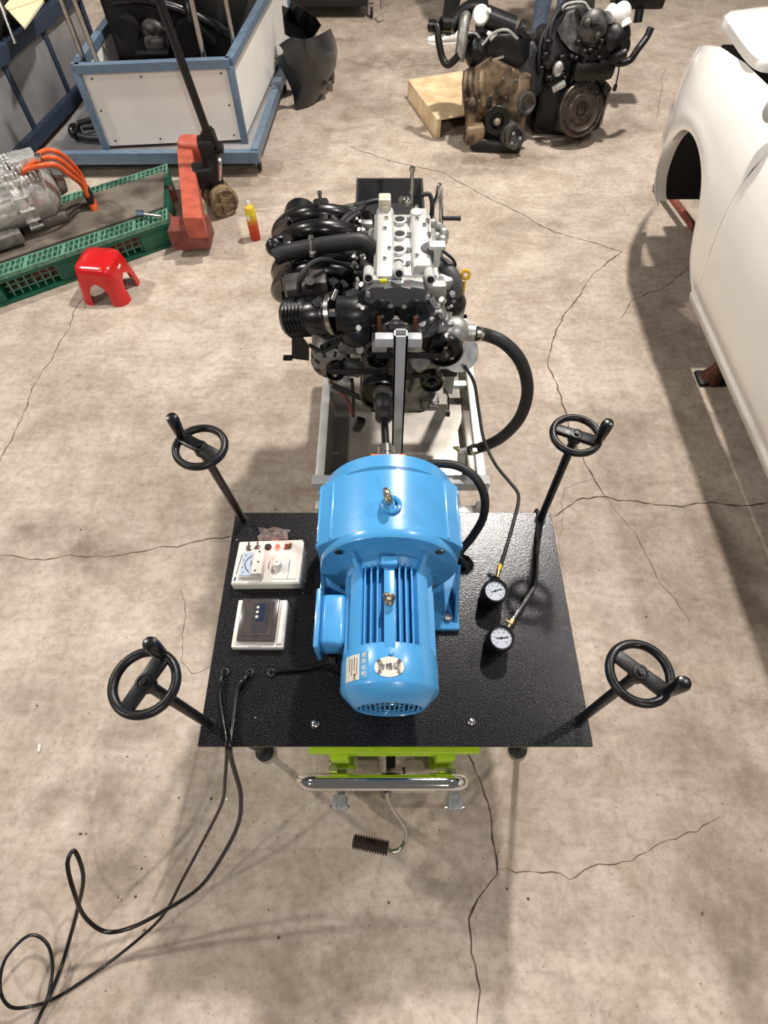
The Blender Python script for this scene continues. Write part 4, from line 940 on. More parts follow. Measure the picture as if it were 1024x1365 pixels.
b = B(); q = at(591, 291, y=1.94); b.cyl(q, q + V((.058, 0, 0)), .0075, n=12); b.cyl(q + V((.055, 0, 0)), q + V((.062, 0, 0)), .009, n=12); part('grip', b, M_rubber, ph_)
b = B(); b.bx(q1.x - .012, q1.x + .012, 1.92, 1.98, ZS - .02, q1.z + .01, .003); part('handle_post', b, M_grey, sd)
b = B(); q = at(573, 272, y=1.9); b.tube([q + V((-.03, .02, .02)), q + V((0, .02, .02)), q + V((.01, 0, -.02)), q + V((0, 0, -.07)), q + V((-.02, 0, -.09))], .008, 8, 5); part('cable_loop', b, M_rubber, sd)

# ------------------------------------------------------------ the engine
en = thing('engine', 'silver and black four cylinder engine on the white stand, belt side to the blue motor', 'engine', (.06, 1.45, .6))
cvz = 1.165
cx0, cx1 = at(498, 330, z=cvz).x, at(579, 330, z=cvz).x; cy0, cy1 = at(535, 371, z=cvz).y, at(535, 274, z=cvz).y
b = B(); b.bx(cx0 - .045, cx1 + .04, cy0 + .01, cy1 - .01, .72, .98, .015); part('block', b, M_alud, en)
b = B(); b.bx(cx0 - .02, cx1 + .02, cy0 + .005, cy1, .98, 1.10, .01); part('cylinder_head', b, M_alu, en)
b = B(); b.bx(cx0 - .03, cx1 + .02, cy0 + .03, cy1 - .02, .58, .72, .03); part('oil_pan', b, M_oldblk, en)
b = B(); b.bx(cx0, cx1, cy0, cy1, 1.095, 1.140, .006); part('valve_cover', b, M_cam, en); vc = bpy.data.objects[ 'valve_cover']
wcv = cx1 - cx0
def ridge(x0, x1, y0, y1):
    b = B(); prof = [(x0, 1.127), (x0 + .003, 1.155), (x0 + .007, cvz - .002), (x0 + .011, cvz), (x1 - .011, cvz), (x1 - .007, cvz - .002), (x1 - .003, 1.155), (x1, 1.127)]
    b.prism([V((x, y0, z)) for x, z in prof], (0, y1 - y0, 0), .006); return b
part('cam_ridge', ridge(cx0 + .004, cx0 + .36 * wcv, cy0 + .01, cy1 - .005), M_cam, en)
part('cam_ridge', ridge(cx0 + .62 * wcv, cx1 - .006, cy0 + .055, cy1 - .01), M_cam, en)
wells = [at(u, v, z=1.15) for u, v in ((533, 292), (533, 311.5), (532, 332), (531, 350))]
for q in wells:
    b = B(); b.lathe([(.019, -.03), (.019, 0), (.0155, .001), (.0150, -.001), (.0150, -.028), (.0, -.028)], q, (0, 0, 1), 22, ); o = part('plug_well', b, M_cam, en)
    b = B(); b.cyl(q + V((0, 0, -.027)), q + V((0, 0, -.0015)), .0148, n=18); part('well_bore', b, M_cargap, o)
    b = B(); b.cyl(q + V((.028, .006, -.03)), q + V((.028, .006, .0)), .007, n=10); b.cyl(q + V((.028, .006, 0)), q + V((.028, .006, .004)), .006, n=6); part('coil_stud', b, M_alu, en)
    b = B(); b.bx(q.x + .014, q.x + .036, q.y - .03, q.y - .012, 1.12, 1.138, .003); part('rib_pocket', b, M_alud, en)
for u, v in ((515, 291), (519, 331), (513, 345), (555, 276), (556, 292), (556, 341), (566, 300), (513, 305), (570, 294), (572, 312)):
    q = at(u, v, z=cvz + .001); b = B(); b.cyl(q + V((0, 0, -.01)), q + V((0, 0, .004)), .006, n=8); part('cover_bolt', b, M_steel, en)
q = at(555, 284, z=cvz); b = B(); b.lathe([(.017, -.004), (.017, .006), (.012, .008), (0, .008)], q, (0, 0, 1), 20); part('oil_plug', b, M_cam, en)
q = at(513, 276, z=cvz); b = B(); b.box(q + V((0, 0, .012)), (.036, .04, .04), None, .005); b.box(q + V((.004, -.02, .0)), (.02, .015, .03), None, .003); part('cam_sensor', b, mat('beige_plastic', '#cfc6b2', .5), en, 'beige plastic sensor')
for u0, v0, h in ((548, 272, .06), ):
    q = at(u0, v0, z=1.12); b = B(); b.cyl(q, q + V((0, 0, h + .04)), .006, n=10); b.cyl(q + V((0, 0, h + .04)), q + V((0, 0, h + .05)), .009, n=8); part('lift_stud', b, M_steel, en)
q = at(542, 268, z=1.14); b = B(); b.sphere(q, .014); b.cyl(q, q + V((-.02, .01, .0)), .01, n=8); part('switch', b, M_steel, en)
# front end of the head
fy = cy0
b = B(); b.bx(cx0 - .02, cx1 + .03, fy - .005, fy + .03, 1.095, 1.145, .008); part('front_carrier', b, M_alu, en)
for u, v in ((491, 375), (532, 369), (574, 377)):
    q = at(u, v, y=fy - .02); b = B(); b.lathe([(.0145, -.045), (.0135, .012), (.0095, .013), (.009, .008), (0, .008)], q + V((0, .02, 0)), (0, -1, .3), 18); o = part('actuator', b, M_cam, en)
    b = B(); b.lathe([(.0092, .009), (.0092, .015), (0, .015)], q + V((0, .02, 0)), (0, -1, .3), 14); part('seal', b, M_cargap, o)
q0, q1 = at(507, 378, y=fy - .012), at(556, 378, y=fy - .012)
b = B(); b.hexa([q0 + V((0, 0, -.03)), q1 + V((0, 0, -.03)), q1 + V((0, .02, -.03)), q0 + V((0, .02, -.03)), q0, q1, q1 + V((0, .02, 0)), q0 + V((0, .02, 0))], .004); part('carrier_plate', b, M_cam, en)
q = at(511, 376, y=fy - .014); b = B(); b.box(q + V((0, 0, .002)), (.018, .006, .010), None); part('yellow_tag', b, M_yel2, en)
q = at(546, 379, y=fy - .014); b = B(); b.box(q + V((0, 0, .002)), (.010, .006, .006), None); part('red_tag', b, M_red, en)
up_ = [(486, 404), (487, 388), (495, 383), (512, 382), (532, 385), (548, 382), (566, 385), (574, 398), (566, 409), (548, 411), (536, 406), (520, 406), (508, 412), (494, 410)]
b = B(); b.prism([at(u, v, y=fy - .035) for u, v in up_], (0, .04, -.005), .008); part('timing_cover', b, M_cover, en, 'charcoal plastic timing cover')
for u in (506, 552):
    q = at(u, 411, y=fy - .02); b = B(); b.lathe([(.045, 0), (.045, .012), (.038, .018), (.02, .018), (.015, .012), (0, .012)], q, (0, -1, 0), 28); part('cam_gear', b, M_blackp, en)
for u, v in ((521, 408), (539, 409), (491, 393), (570, 397)):
    q = at(u, v, y=fy - .04); b = B(); b.cyl(q, q + V((0, .02, 0)), .007, n=8); part('cover_screw', b, M_alu, en)
b = B(); b.prism([at(u, v, y=fy) for u, v in ((484, 372), (486, 440), (498, 460), (510, 520), (548, 535), (575, 520), (592, 480), (598, 430), (584, 380))], (0, .04, 0), .01); part('front_cover', b, M_alud, en)
b = B()
for (u0, v0, u1, v1) in ((485, 400, 490, 440), (490, 440, 505, 450), (571, 440, 590, 428), (575, 395, 590, 420), (520, 425, 545, 425), (518, 432, 548, 432), (500, 468, 500, 500), (560, 468, 556, 510), (560, 445, 580, 440)):
    b.bar([at(u0, v0, y=fy - .012), at(u1, v1, y=fy - .012)], .012, .03, (0, 1, 0))
for u, v in ((489, 424), (582, 405), (497, 430), (515, 427), (528, 426), (541, 427), (563, 430), (587, 452), (492, 460), (515, 505), (552, 512)): b.cyl(at(u, v, y=fy - .022), at(u, v, y=fy + .01), .011, n=10)
part('casting_ribs', b, M_alu, en, kind='stuff')
# pulleys and belt
def pulley(u, v, y, r, nm='pulley', hub=M_steel, m=M_gloss):
    q = at(u, v, y=y)
    b = B(); b.lathe([(r * .5, -.028), (r * .97, -.028), (r, -.022), (r * .96, -.016), (r, -.010), (r * .96, -.004), (r, .002), (r * .93, .006), (r * .86, .006), (r * .80, -.004), (r * .42, -.004), (r * .36, .004), (0, .004)], q, (0, -1, 0), 34)
    o = part(nm, b, m, en); b = B()
    b.cyl(q + V((0, -.002, 0)), q + V((0, -.012, 0)), r * .2, n=12); part('pulley_hub', b, hub, o); return q, o
qw, ow = pulley(593, 470, 1.235, .054, 'water_pump_pulley', M_alud)
for k in range(3):
    a = pi / 2 + 2 * pi * k / 3; c = qw + V((cos(a) * .026, -.002, sin(a) * .026)); b = B(); b.cyl(c, c + V((0, -.008, 0)), .006, n=8); part('pulley_bolt', b, M_steel, ow)
pulley(576, 511, 1.225, .036, 'tensioner_pulley', M_blackp)
pulley(504, 478, 1.245, .034, 'idler_pulley', M_blackp)
qa, oa = pulley(447, 497, 1.245, .030, 'alternator_pulley', M_steel)
qc, oc = pulley(508, 527, 1.20, .066, 'crank_pulley', M_blackp)
ql = at(504, 478, y=1.245)
b = B()
def seg(p, q, side, rp, rq):
    d = (q - p); d.y = 0; d.normalize(); n = V((-d.z, 0, d.x)) * side
    b.bar([p + n * rp + V((0, .0, 0)), q + n * rq], .004, .02, (d.cross(V((0, 1, 0)))))
yb_ = 1.222
def yy(p): return V((p.x, yb_, p.z))
seg(yy(qa), yy(ql), 1, .031, -.033); seg(yy(qa), yy(qc), -1, .031, .067); seg(yy(qc), yy(at(576, 511, y=1.225)), 1, .05, .037); seg(yy(ql), yy(qw), 1, .034, .0)
part('drive_belt', b, M_rubber, en)
# alternator
q = at(441, 480, y=1.30); ad = V((.05, -1, .1)).normalized(); b = B()
b.lathe([(.0, -.12), (.05, -.12), (.062, -.10), (.062, .0), (.058, .015), (.03, .035), (0, .035)], q, ad, 30); alt = part('alternator', b, M_alud, en)
_, uu, vv = frame(ad)
for k in range(16):
    a = 2 * pi * k / 16; d = uu * cos(a) + vv * sin(a); b = B(); b.bar([q + d * .0595 - ad * .002 , q + d * .0545 + ad * .016], .010, .006, d); part('slot', b, M_cargap, alt)
    if k % 2: b = B(); b.bar([q + d * .05 + ad * .0195, q + d * .036 + ad * .031], .009, .005, d); part('slot', b, M_cargap, alt)
b = B(); b.box(at(470, 490, y=1.29), (.06, .03, .05), (0, .4, 0), .006); b.box(at(466, 462, y=1.3), (.07, .03, .04), (0, .1, 0), .006); b.cyl(at(462, 506, y=1.275), at(462, 506, y=1.31), .012); b.cyl(at(480, 466, y=1.27), at(480, 466, y=1.31), .012); part('alternator_bracket', b, M_alud, en)
# thermostat housing, hoses
q = at(606, 442, y=1.29); b = B(); b.sphere(q, .045, (1, .9, 1)); b.cyl(q, at(632, 444, y=1.29), .024, n=16); b.box(at(592, 438, y=1.29), (.05, .05, .07), .2, .01); b.cyl(at(593, 435, y=1.28), at(596, 416, y=1.30), .016, n=12); b.cyl(at(612, 470, y=1.33), at(612, 470, y=1.31), .06, n=24); part('thermostat_housing', b, M_alu, en)
hz = [(632, 444, .955), (650, 447, .955), (672, 457, .94), (692, 478, .90), (702, 505, .84), (702, 532, .76), (691, 560, .67), (670, 582, .57), (648, 594, .50), (626, 601, .455)]
hp_ = [at(u, v, z=z) for u, v, z in hz]; hp_[0] = at(630, 444, y=1.29)
b = B(); b.tube(hp_, .0195, 14, 6); part('coolant_hose', b, M_rubber, en, 'thick black coolant hose arching to the tray')
for q, d in ((hp_[0].lerp(hp_[1], .35), hp_[1] - hp_[0]), (hp_[-1].lerp(hp_[-2], .25), hp_[-2] - hp_[-1])):
    d = d.normalized(); b = B(); b.cyl(q - d * .006, q + d * .006, .0215, n=18); b.box(q + V((.0, -.02, .018)), (.014, .014, .014)); part('hose_clamp', b, M_steel, en)
q = hp_[-1]; b = B(); b.cyl(q, q + V((-.035, .0, -.01)), .016, n=12); b.cyl(q + V((-.03, 0, .0)), q + V((-.025, -.02, -.08)), .015, n=12); tee = part('drain_tee', b, M_alu, en)
b = B(); b.cyl(q + V((-.04, .0, .005)), q + V((-.06, .012, .01)), .007, n=10); b.box(q + V((-.05, .01, .017)), (.022, .008, .006)); part('brass_tap', b, M_brass, tee)
b = B(); b.tube([at(583, 352, z=1.06), at(596, 362, z=1.08), at(604, 378, z=1.06), at(604, 396, z=1.02), at(596, 410, z=.98)], .028, 12, 5); part('outlet_duct', b, M_cover, en)
b = B(); b.sphere(at(602, 405, z=1.0), .045, (1, .8, 1)); b.box(at(590, 400, z=1.02), (.03, .05, .08), .2, .008); part('black_elbow', b, M_blackp, en)
b = B(); b.tube([at(612, 412, z=.98), at(616, 395, z=1.02), at(619, 375, z=1.06)], .006, 8, 3); dk = part('dipstick', b, M_yellow, en, 'yellow dipstick with ring handle')
q = at(621, 366, z=1.08); b = B(); b.torus(q, (0, -1, .6), .011, .005, 18, 8); part('ring_handle', b, M_yellow, dk)
q = at(573, 338, z=1.150); b = B(); b.lathe([(.026, -.02), (.026, .018), (.023, .021), (0, .021)], q, (0, 0, 1), 22); part('vacuum_pump', b, M_cover, en)
q = at(583, 327, z=1.185); b = B(); b.box(q, (.045, .03, .012), None, .003); b.cyl(q + V((0, 0, -.06)), q, .012, n=10); part('relay_bracket', b, M_cam, en)
b = B(); b.cyl(at(565, 352, z=1.12), at(563, 370, z=1.1), .018, n=14); b.cyl(at(573, 360, z=1.12), at(572, 372, z=1.1), .014, n=12); b.box(at(590, 376, z=1.07), (.05, .05, .04), .3, .008); b.cyl(at(588, 374, z=1.09), at(588, 374, z=1.12), .012, n=10); part('side_casting', b, M_alu, en)
b = B()
for u, v in ((585, 305), (592, 312), (577, 300), (590, 322), (582, 318)): b.sphere(at(u, v, z=1.08), .016, (1, 1, 1.2), 8, 6)
b.tube([at(580, 300, z=1.1), at(592, 306, z=1.08), at(595, 318, z=1.05)], .009, 8, 4); part('pipe_unions', b, M_alu, en, kind='stuff')
b = B(); b.tube([at(590, 334, z=1.14), at(603, 345, z=1.12), at(607, 354, z=1.10), at(600, 356, z=1.1), at(586, 342, z=1.12)], .0045, 8, 5); part('wire_loop', b, M_rubber, en)
# intake side
for k, (v, dz) in enumerate(((291, 0), (312, 0), (343, -.01), (366, -.015))):
    b = B(); b.tube([at(490, v + 4, z=1.02 + dz), at(465, v - 2, z=1.08 + dz), at(430, v - 6, z=1.11 + dz), at(400, v - 2, z=1.09 + dz), at(379, v + 10, z=1.02 + dz), at(374, v + 24, z=.95 + dz), at(392, v + 30, z=.90 + dz)], .030, 14, 5)
    part('intake_runner', b, M_gloss, en)
b = B(); b.tube([at(402, 285, z=1.0), at(398, 330, z=.99), at(394, 370, z=.97), at(400, 392, z=.97)], .058, 18, 5); part('plenum', b, M_gloss, en)
b = B(); b.hexa([at(395, 300, z=.86), at(486, 300, z=.86), at(486, 420, z=.86), at(405, 420, z=.86), at(395, 290, z=.98), at(488, 290, z=.98), at(488, 412, z=.98), at(400, 412, z=.98)], .03); part('intake_lower', b, M_blackp, en)
b = B(); b.tube([at(366, 343, z=1.12), at(385, 336, z=1.13), at(420, 329, z=1.15), at(455, 324, z=1.16), at(480, 322, z=1.16), at(494, 331, z=1.14), at(499, 344, z=1.11)], .0235, 14, 6); part('breather_hose', b, M_rubber, en)
b = B(); b.sphere(at(366, 330, z=1.12), .026, (1, .8, 1.1)); b.box(at(371, 325, z=1.12), (.03, .02, .05), .3, .005); b.box(at(380, 328, z=1.1), (.04, .02, .03), .3, .005); part('hose_valve', b, M_blackp, en)
b = B(); b.box(at(430, 285, z=1.09), (.05, .07, .07), .2, .01); b.cyl(at(440, 292, z=1.12), at(464, 318, z=1.08), .02, n=14); b.box(at(432, 300, z=1.1), (.03, .05, .05), 0, .008); part('vacuum_chamber', b, M_blackp, en)
for k, pts in enumerate((((432, 280), (450, 279), (470, 276), (486, 272)), ((440, 290), (456, 283), (474, 279), (487, 276)), ((452, 300), (460, 290), (472, 282), (485, 278)), ((456, 304), (466, 292), (480, 283)), ((472, 276), (500, 268), (512, 270)))):
    b = B(); b.tube([at(u, v, z=1.10 + .01 * (i % 2)) for i, (u, v) in enumerate(pts)], .008 if k else .011, 8, 5); part('wiring', b, M_rubber, en)
for u, v, z in ((428, 278, 1.12), (417, 338, 1.15)):
    q = at(u, v, z=z); b = B(); b.cyl(q, q + V((0, 0, .05)), .006, n=10); b.cyl(q + V((0, 0, .045)), q + V((0, 0, .052)), .0075, n=10); b.cyl(q + V((0, 0, -.005)), q + V((0, 0, .006)), .012, n=6); part('lift_stud', b, M_steel, en)
b = B(); b.tube([at(399, 390, z=1.10), at(400, 372, z=1.14), at(410, 356, z=1.15), at(425, 347, z=1.15), at(443, 347, z=1.13)], .0075, 8, 5); part('vacuum_line', b, M_rubber, en)
q = at(403, 386, z=1.07); b = B(); b.box(q, (.10, .08, .07), .25, .012); b.box(at(425, 381, z=1.08), (.05, .07, .07), .1, .01); b.cyl(at(413, 380, z=1.11), at(413, 374, z=1.13), .014, n=10); part('throttle_body', b, M_oldgry, en, 'grey throttle housing')
p0, p1 = at(386, 424, y=1.30), at(452, 418, y=1.27); d = (p1 - p0); LN = d.length; prof = [(.02, -.012), (.048, -.008)]
for k in range(6): prof += [(.056, .004 + k * .011), (.050, .0095 + k * .011)]
prof += [(.052, .072), (.055, LN * .75), (.052, LN * .8), (.056, LN * .84), (.056, LN * .95), (.03, LN)]
b = B(); b.lathe(prof, p0, d, 28); bell = part('intake_bellows', b, M_gloss, en, sharp=60)
b = B(); dn = d.normalized(); b.lathe([(.056, LN * .86), (.059, LN * .86), (.059, LN * .94), (.056, LN * .94)], p0, d, 30, False); b.box(p0 + d * .9 + V((0, -.045, .04)), (.016, .012, .016)); part('clamp', b, M_steel, bell)
b = B(); b.tube([p0 + d * .98, p1 + V((.05, .0, .0)), p1 + V((.09, .04, .0))], .048, 18, 4); b.sphere(at(475, 440, y=1.27), .05); part('intake_elbow', b, M_blackp, en)
b = B(); b.cyl(at(443, 400, y=1.25), at(449, 386, y=1.27), .006, n=10); part('pressure_nipple', b, M_steel, en)
b = B(); b.cyl(at(478, 437, y=1.20), at(478, 437, y=1.24), .0075, n=10); part('elbow_bolt', b, M_alu, en)
b = B(); b.prism([at(389, 445, y=1.36), at(389, 478, y=1.36), at(412, 481, y=1.36), at(412, 462, y=1.36), at(400, 446, y=1.36)], (0, .006, 0)); b.box(at(384, 477, y=1.36), (.03, .02, .006)); part('sheet_bracket', b, M_blackp, en)
for (u0, v0) in ((440, 436), (430, 452)):
    b = B(); b.tube([at(u0 - 18, v0 + 8, y=1.26), at(u0, v0 + 16, y=1.24), at(u0 + 20, v0 + 6, y=1.25), at(u0 + 26, v0 - 10, y=1.26)], .006, 8, 4); part('wiring', b, M_rubber, en)
for k, (u, v, mm) in enumerate(((470, 365, 'p'), (475, 300, 'b'), (480, 315, 'a'), (486, 290, 'b'), (478, 388, 'b'), (488, 350, 'a'), (468, 345, 'b'), (484, 378, 'a'), (472, 402, 'b'), (490, 305, 'a'), (480, 282, 'b'))):
    m_ = {'p': mat('pale_connector', '#b9b79c', .5), 'a': M_alu, 'b': M_blackp}[mm]
    b = B(); b.box(at(u, v, z=1.06), (.034, .026, .05), .3 * (k % 3), .005); part('connector', b, m_, en)
random.seed(21)
for k in range(9):
    u, v = random.uniform(470, 490), random.uniform(280, 410)
    b = B(); b.tube([at(u, v, z=1.05), at(u + random.uniform(-12, 12), v + 12, z=1.09), at(u + random.uniform(-12, 10), v + 26, z=1.06), at(u + random.uniform(-8, 8), v + 42, z=1.03)], .006, 8, 4); part('wiring', b, (M_rubber, M_alud)[k % 4 == 0], en)
b = B(); b.tube([at(440, 508, y=1.26), at(452, 520, y=1.25), at(464, 535, y=1.24), at(470, 552, y=1.24)], .006, 8, 4); red = part('battery_lead', b, M_truckd, en, 'dark red lead')
b = B(); b.tube([at(469, 505, y=1.27), at(471, 530, y=1.26), at(471, 555, y=1.25)], .006, 8, 4); b.box(at(478, 566, y=1.24), (.035, .03, .06), (0, .4, 0), .01); part('lead_end', b, M_rubber, en)
b = B(); b.tube([at(592, 518, y=1.26), at(598, 530, y=1.25), at(598, 546, y=1.25)], .003, 6, 4); b.box(at(597, 551, y=1.25), (.014, .012, .02)); part('sensor_lead', b, M_rubber, en)
b = B(); b.box(at(573, 535, y=1.3), (.06, .05, .05), None, .01); b.cyl(at(572, 540, y=1.27), at(582, 541, y=1.27), .014, n=10); b.prism([at(480, 520, y=1.30), at(480, 545, y=1.30), at(520, 552, y=1.30), at(565, 548, y=1.30), at(575, 520, y=1.30)], (0, .1, 0), .01); b.cyl(at(560, 480, y=1.23), at(560, 480, y=1.29), .03, n=16); b.cyl(at(556, 500, y=1.23), at(548, 520, y=1.23), .014, n=10); part('lower_casting', b, M_alud, en)
random.seed(31)
b = B()
for k in range(46):
    u, v = random.uniform(378, 488), random.uniform(280, 400); q = at(u, v, z=random.uniform(1.03, 1.09)); b.box(q, (random.uniform(.012, .04), random.uniform(.012, .04), random.uniform(.02, .05)), random.random() * 3, .004, 1)
for k in range(14):
    u, v = random.uniform(420, 485), random.uniform(400, 450); q = at(u, v, y=1.27); b.box(q, (random.uniform(.012, .035), .03, random.uniform(.012, .035)), random.random(), .004, 1)
part('intake_fittings', b, M_blackp, en, kind='stuff')
b = B()
for k in range(34):
    u, v = (random.uniform(466, 494), random.uniform(285, 440)) if k % 2 else (random.uniform(572, 606), random.uniform(380, 460))
    q = at(u, v, z=1.09) if v < 400 else at(u, v, y=1.25); b.cyl(q, q + V((random.uniform(-.01, .01), -.006, .012)), random.uniform(.004, .008), n=7)
part('small_bolts', b, M_alu, en, kind='stuff')
b = B(); b.bx(xl + .05, xr - .12, 1.5, 1.56, .60, .64, .004); part('mount_beam', b, M_grease, en)

# ------------------------------------------------------------ bench on the scissor lift
TZ = .70
TC = [at(262, 995, z=TZ), at(790, 995, z=TZ), at(735, 683, z=TZ), at(315, 683, z=TZ)]
tx0, tx1 = (TC[0].x + TC[3].x) / 2, (TC[1].x + TC[2].x) / 2; ty0, ty1 = TC[0].y, TC[2].y
tb = thing('work_bench', 'black textured steel bench plate carrying the blue motor', 'table', ((tx0 + tx1) / 2, (ty0 + ty1) / 2, TZ - .012))
b = B(); b.bx(tx0, tx1, ty0, ty1, TZ - .012, TZ, .0015, 1); part('plate', b, M_black, tb)
b = B(); b.bx(tx0 + .05, tx1 - .05, ty0 + .045, ty0 + .07, TZ - .03, TZ - .0122); b.bx(tx0 + .05, tx1 - .05, ty1 - .07, ty1 - .045, TZ - .03, TZ - .0122); part('stiffener', b, M_black, tb)
for u, v in ((420, 965), (628, 962)):
    q = at(u, v, z=TZ); b = B(); b.lathe([(.0105, 0), (.0105, .003), (.008, .006), (.004, .0075), (0, .008)], q, (0, 0, 1), 18); part('coach_bolt', b, M_steel, tb)
for u, v in ((404, 791), (341, 957), (316, 720)):
    q = at(u, v, z=TZ); b = B(); b.lathe([(.0028, 0), (.002, .002), (0, .0025)], q, (0, 0, 1), 8); part('rivet', b, M_steel, tb)
for u, v in ((300, 896), (333, 897), (362, 897)):
    q = at(u, v, z=TZ + .003); b = B(); b.torus(q, (0, 0, 1), .008, .0035, 20, 8); part('grommet', b, M_rubber, tb)

# scissor lift cart
lt = thing('lift_cart', 'lime green scissor lift cart with chrome push handle under the bench plate', 'lift table', (.03, .5, 0))
gx0, gx1 = at(411, 1000, z=TZ - .035).x, at(640, 1000, z=TZ - .035).x; gy0 = at(520, 1006, z=TZ - .06).y
b = B(); b.bx(gx0, gx1, gy0, .78, TZ - .062, TZ - .031, .003); part('platform', b, M_lime, lt)
gw = gx1 - gx0; hx0, hx1 = at(455, 1020, z=.55).x, at(591, 1020, z=.55).x
b = B(); b.bx(hx0 - .03, hx1 + .03, gy0 + .002, gy0 + .022, .598, .606, .001); part('edge_flange', b, M_lime, lt)
b = B(); b.bx(gx0 + .05, gx1 - .05, gy0 + .022, gy0 + .03, .598, TZ - .0625, .001); part('edge_web', b, M_lime, lt)
b = B(); b.bx(gx0 + .06, gx1 - .06, .71, .73, TZ - .085, TZ - .063, .002); part('edge_angle', b, M_lime, lt)
for x in (hx0, hx1):
    b = B(); b.bx(x - .022, x + .022, gy0 - .012, gy0 + .02, .50, TZ - .063, .003); b.prism([V((x - .034, gy0 - .02, .50)), V((x + .034, gy0 - .02, .50)), V((x + .034, gy0 - .02, .53)), V((x + .012, gy0 - .02, .56)), V((x - .012, gy0 - .02, .56)), V((x - .034, gy0 - .02, .53))], (0, .008, 0)); b.bx(x - .03, x + .03, gy0 - .02, gy0 + .02, .485, .50, .002); part('horn_bracket', b, M_lime, lt)
for x in (gx0 + .03, gx1 - .03):
    b = B(); b.bar([V((x, gy0 + .06, .15)), V((x, .74, .61))], .02, .045, (0, 0, 1)); part('scissor_arm', b, M_lime, lt)
    b = B(); b.bar([V((x + (.025 if x < 0 else -.025), .74, .15)), V((x + (.025 if x < 0 else -.025), gy0 + .06, .61))], .02, .045, (0, 0, 1)); part('scissor_arm', b, M_lime, lt)
    b = B(); b.bx(x - .02, x + .02, gy0, .82, .08, .13, .003); part('base_rail', b, M_lime, lt)
for y in (gy0, .78):
    b = B(); b.bx(gx0 + .03, gx1 - .03, y - .01, y + .01, .08, .13, .003); part('base_cross_rail', b, M_lime, lt)
b = B(); b.cyl((.02, .3, .2), (.02, .6, .5), .03, n=16); part('hydraulic_ram', b, M_gloss, lt)
for x in (gx0 + .03, gx1 - .03):
    for y in (gy0 + .09, .75):
        b = B(); b.torus((x, y, .037), (1, 0, 0), .025, .012, 20, 8); b.cyl((x - .012, y, .037), (x + .012, y, .037), .022, n=14); b.bx(x - .02, x + .02, y - .02, y + .02, .07, .079); b.bx(x + .013, x + .018, y - .014, y + .014, .03, .075); part('caster', b, M_rubber, lt)
hzz = .62; c0, c1 = at(407, 1043, z=hzz), at(612, 1043, z=hzz); yh = c0.y
b = B(); r_ = .042; zl = hzz - .085
path = []
for cx, cz, a0_ in ((c1.x - .032, hzz - r_, 0), (c0.x + .032, hzz - r_, pi / 2), (c0.x + .032, zl + r_, pi), (c1.x - .032, zl + r_, 1.5 * pi)):
    for k in range(7): a = a0_ + pi / 2 * k / 6; path.append(V((cx + cos(a) * r_, yh + (hzz - cz - sin(a) * r_) * .14, cz + sin(a) * r_)))
b.tube(path, .0185, 16, 0, True); part('push_handle', b, M_chrome, lt, 'bright chrome tube handle')
for u in (454, 605):
    x = at(u, 1063, z=.5).x; b = B(); b.bx(x - .017, x + .017, yh - .052, yh - .02, .46, .54, .003); b.bx(x - .008, x - .005, yh - .0535, yh - .02, .46, .5415); b.bx(x + .005, x + .008, yh - .0535, yh - .02, .46, .5415); b.bx(x - .01, x + .01, yh - .03, yh + .03, .47, .50); b.bx(x - .012, x + .012, yh + .022, yh + .046, .08, .50, .002); part('handle_post', b, M_zinc, lt)
    b = B(); b.cyl((x - .025, yh - .045, .50), (x + .025, yh - .045, .50), .004, n=8); part('cross_bolt', b, M_steel, lt)
for u in (454, 605):
    x = at(u, 1063, z=.5).x; b = B(); b.bx(x - .013, x + .013, yh + .046, gy0 + .0, .085, .125, .002); part('post_strut', b, M_lime, lt)
b = B(); b.bx(.005, .03, gy0 - .02, gy0 + .02, .40, .56, .004); b.cyl((.005, gy0 - .05, .2), (.005, gy0 - .05, .45), .018, n=14); part('pump_column', b, M_gloss, lt)
pz = [(516, 1050, .42), (517, 1066, .38), (524, 1080, .34), (535, 1096, .28), (541, 1108, .24), (541, 1120, .21), (534, 1131, .19), (524, 1135, .19), (512, 1131, .19)]
b = B(); b.tube([at(u, v, z=z) for u, v, z in pz], .0065, 12, 5); pd = part('pedal_rod', b, M_steel, lt)
p0, p1 = at(518, 1131, z=.19), at(471, 1121, z=.19); d = (p1 - p0); LN = d.length; prof = [(.006, 0)]
for k in range(13): prof += [(.0205, .002 + k * LN / 13), (.0205, .002 + (k + .45) * LN / 13), (.0155, .003 + (k + .5) * LN / 13), (.0155, .001 + (k + .98) * LN / 13)]
prof += [(.006, LN + .002)]
b = B(); b.lathe(prof, p0, d, 20); part('pedal_grip', b, M_pedal, pd, 'ribbed dark brown rubber grip', sharp=30)
b = B(); b.tube([(.05, gy0 - .02, .55), (.06, gy0 - .03, .45), (.075, gy0 - .02, .3)], .004, 6, 4); part('release_cable', b, M_rubber, lt)

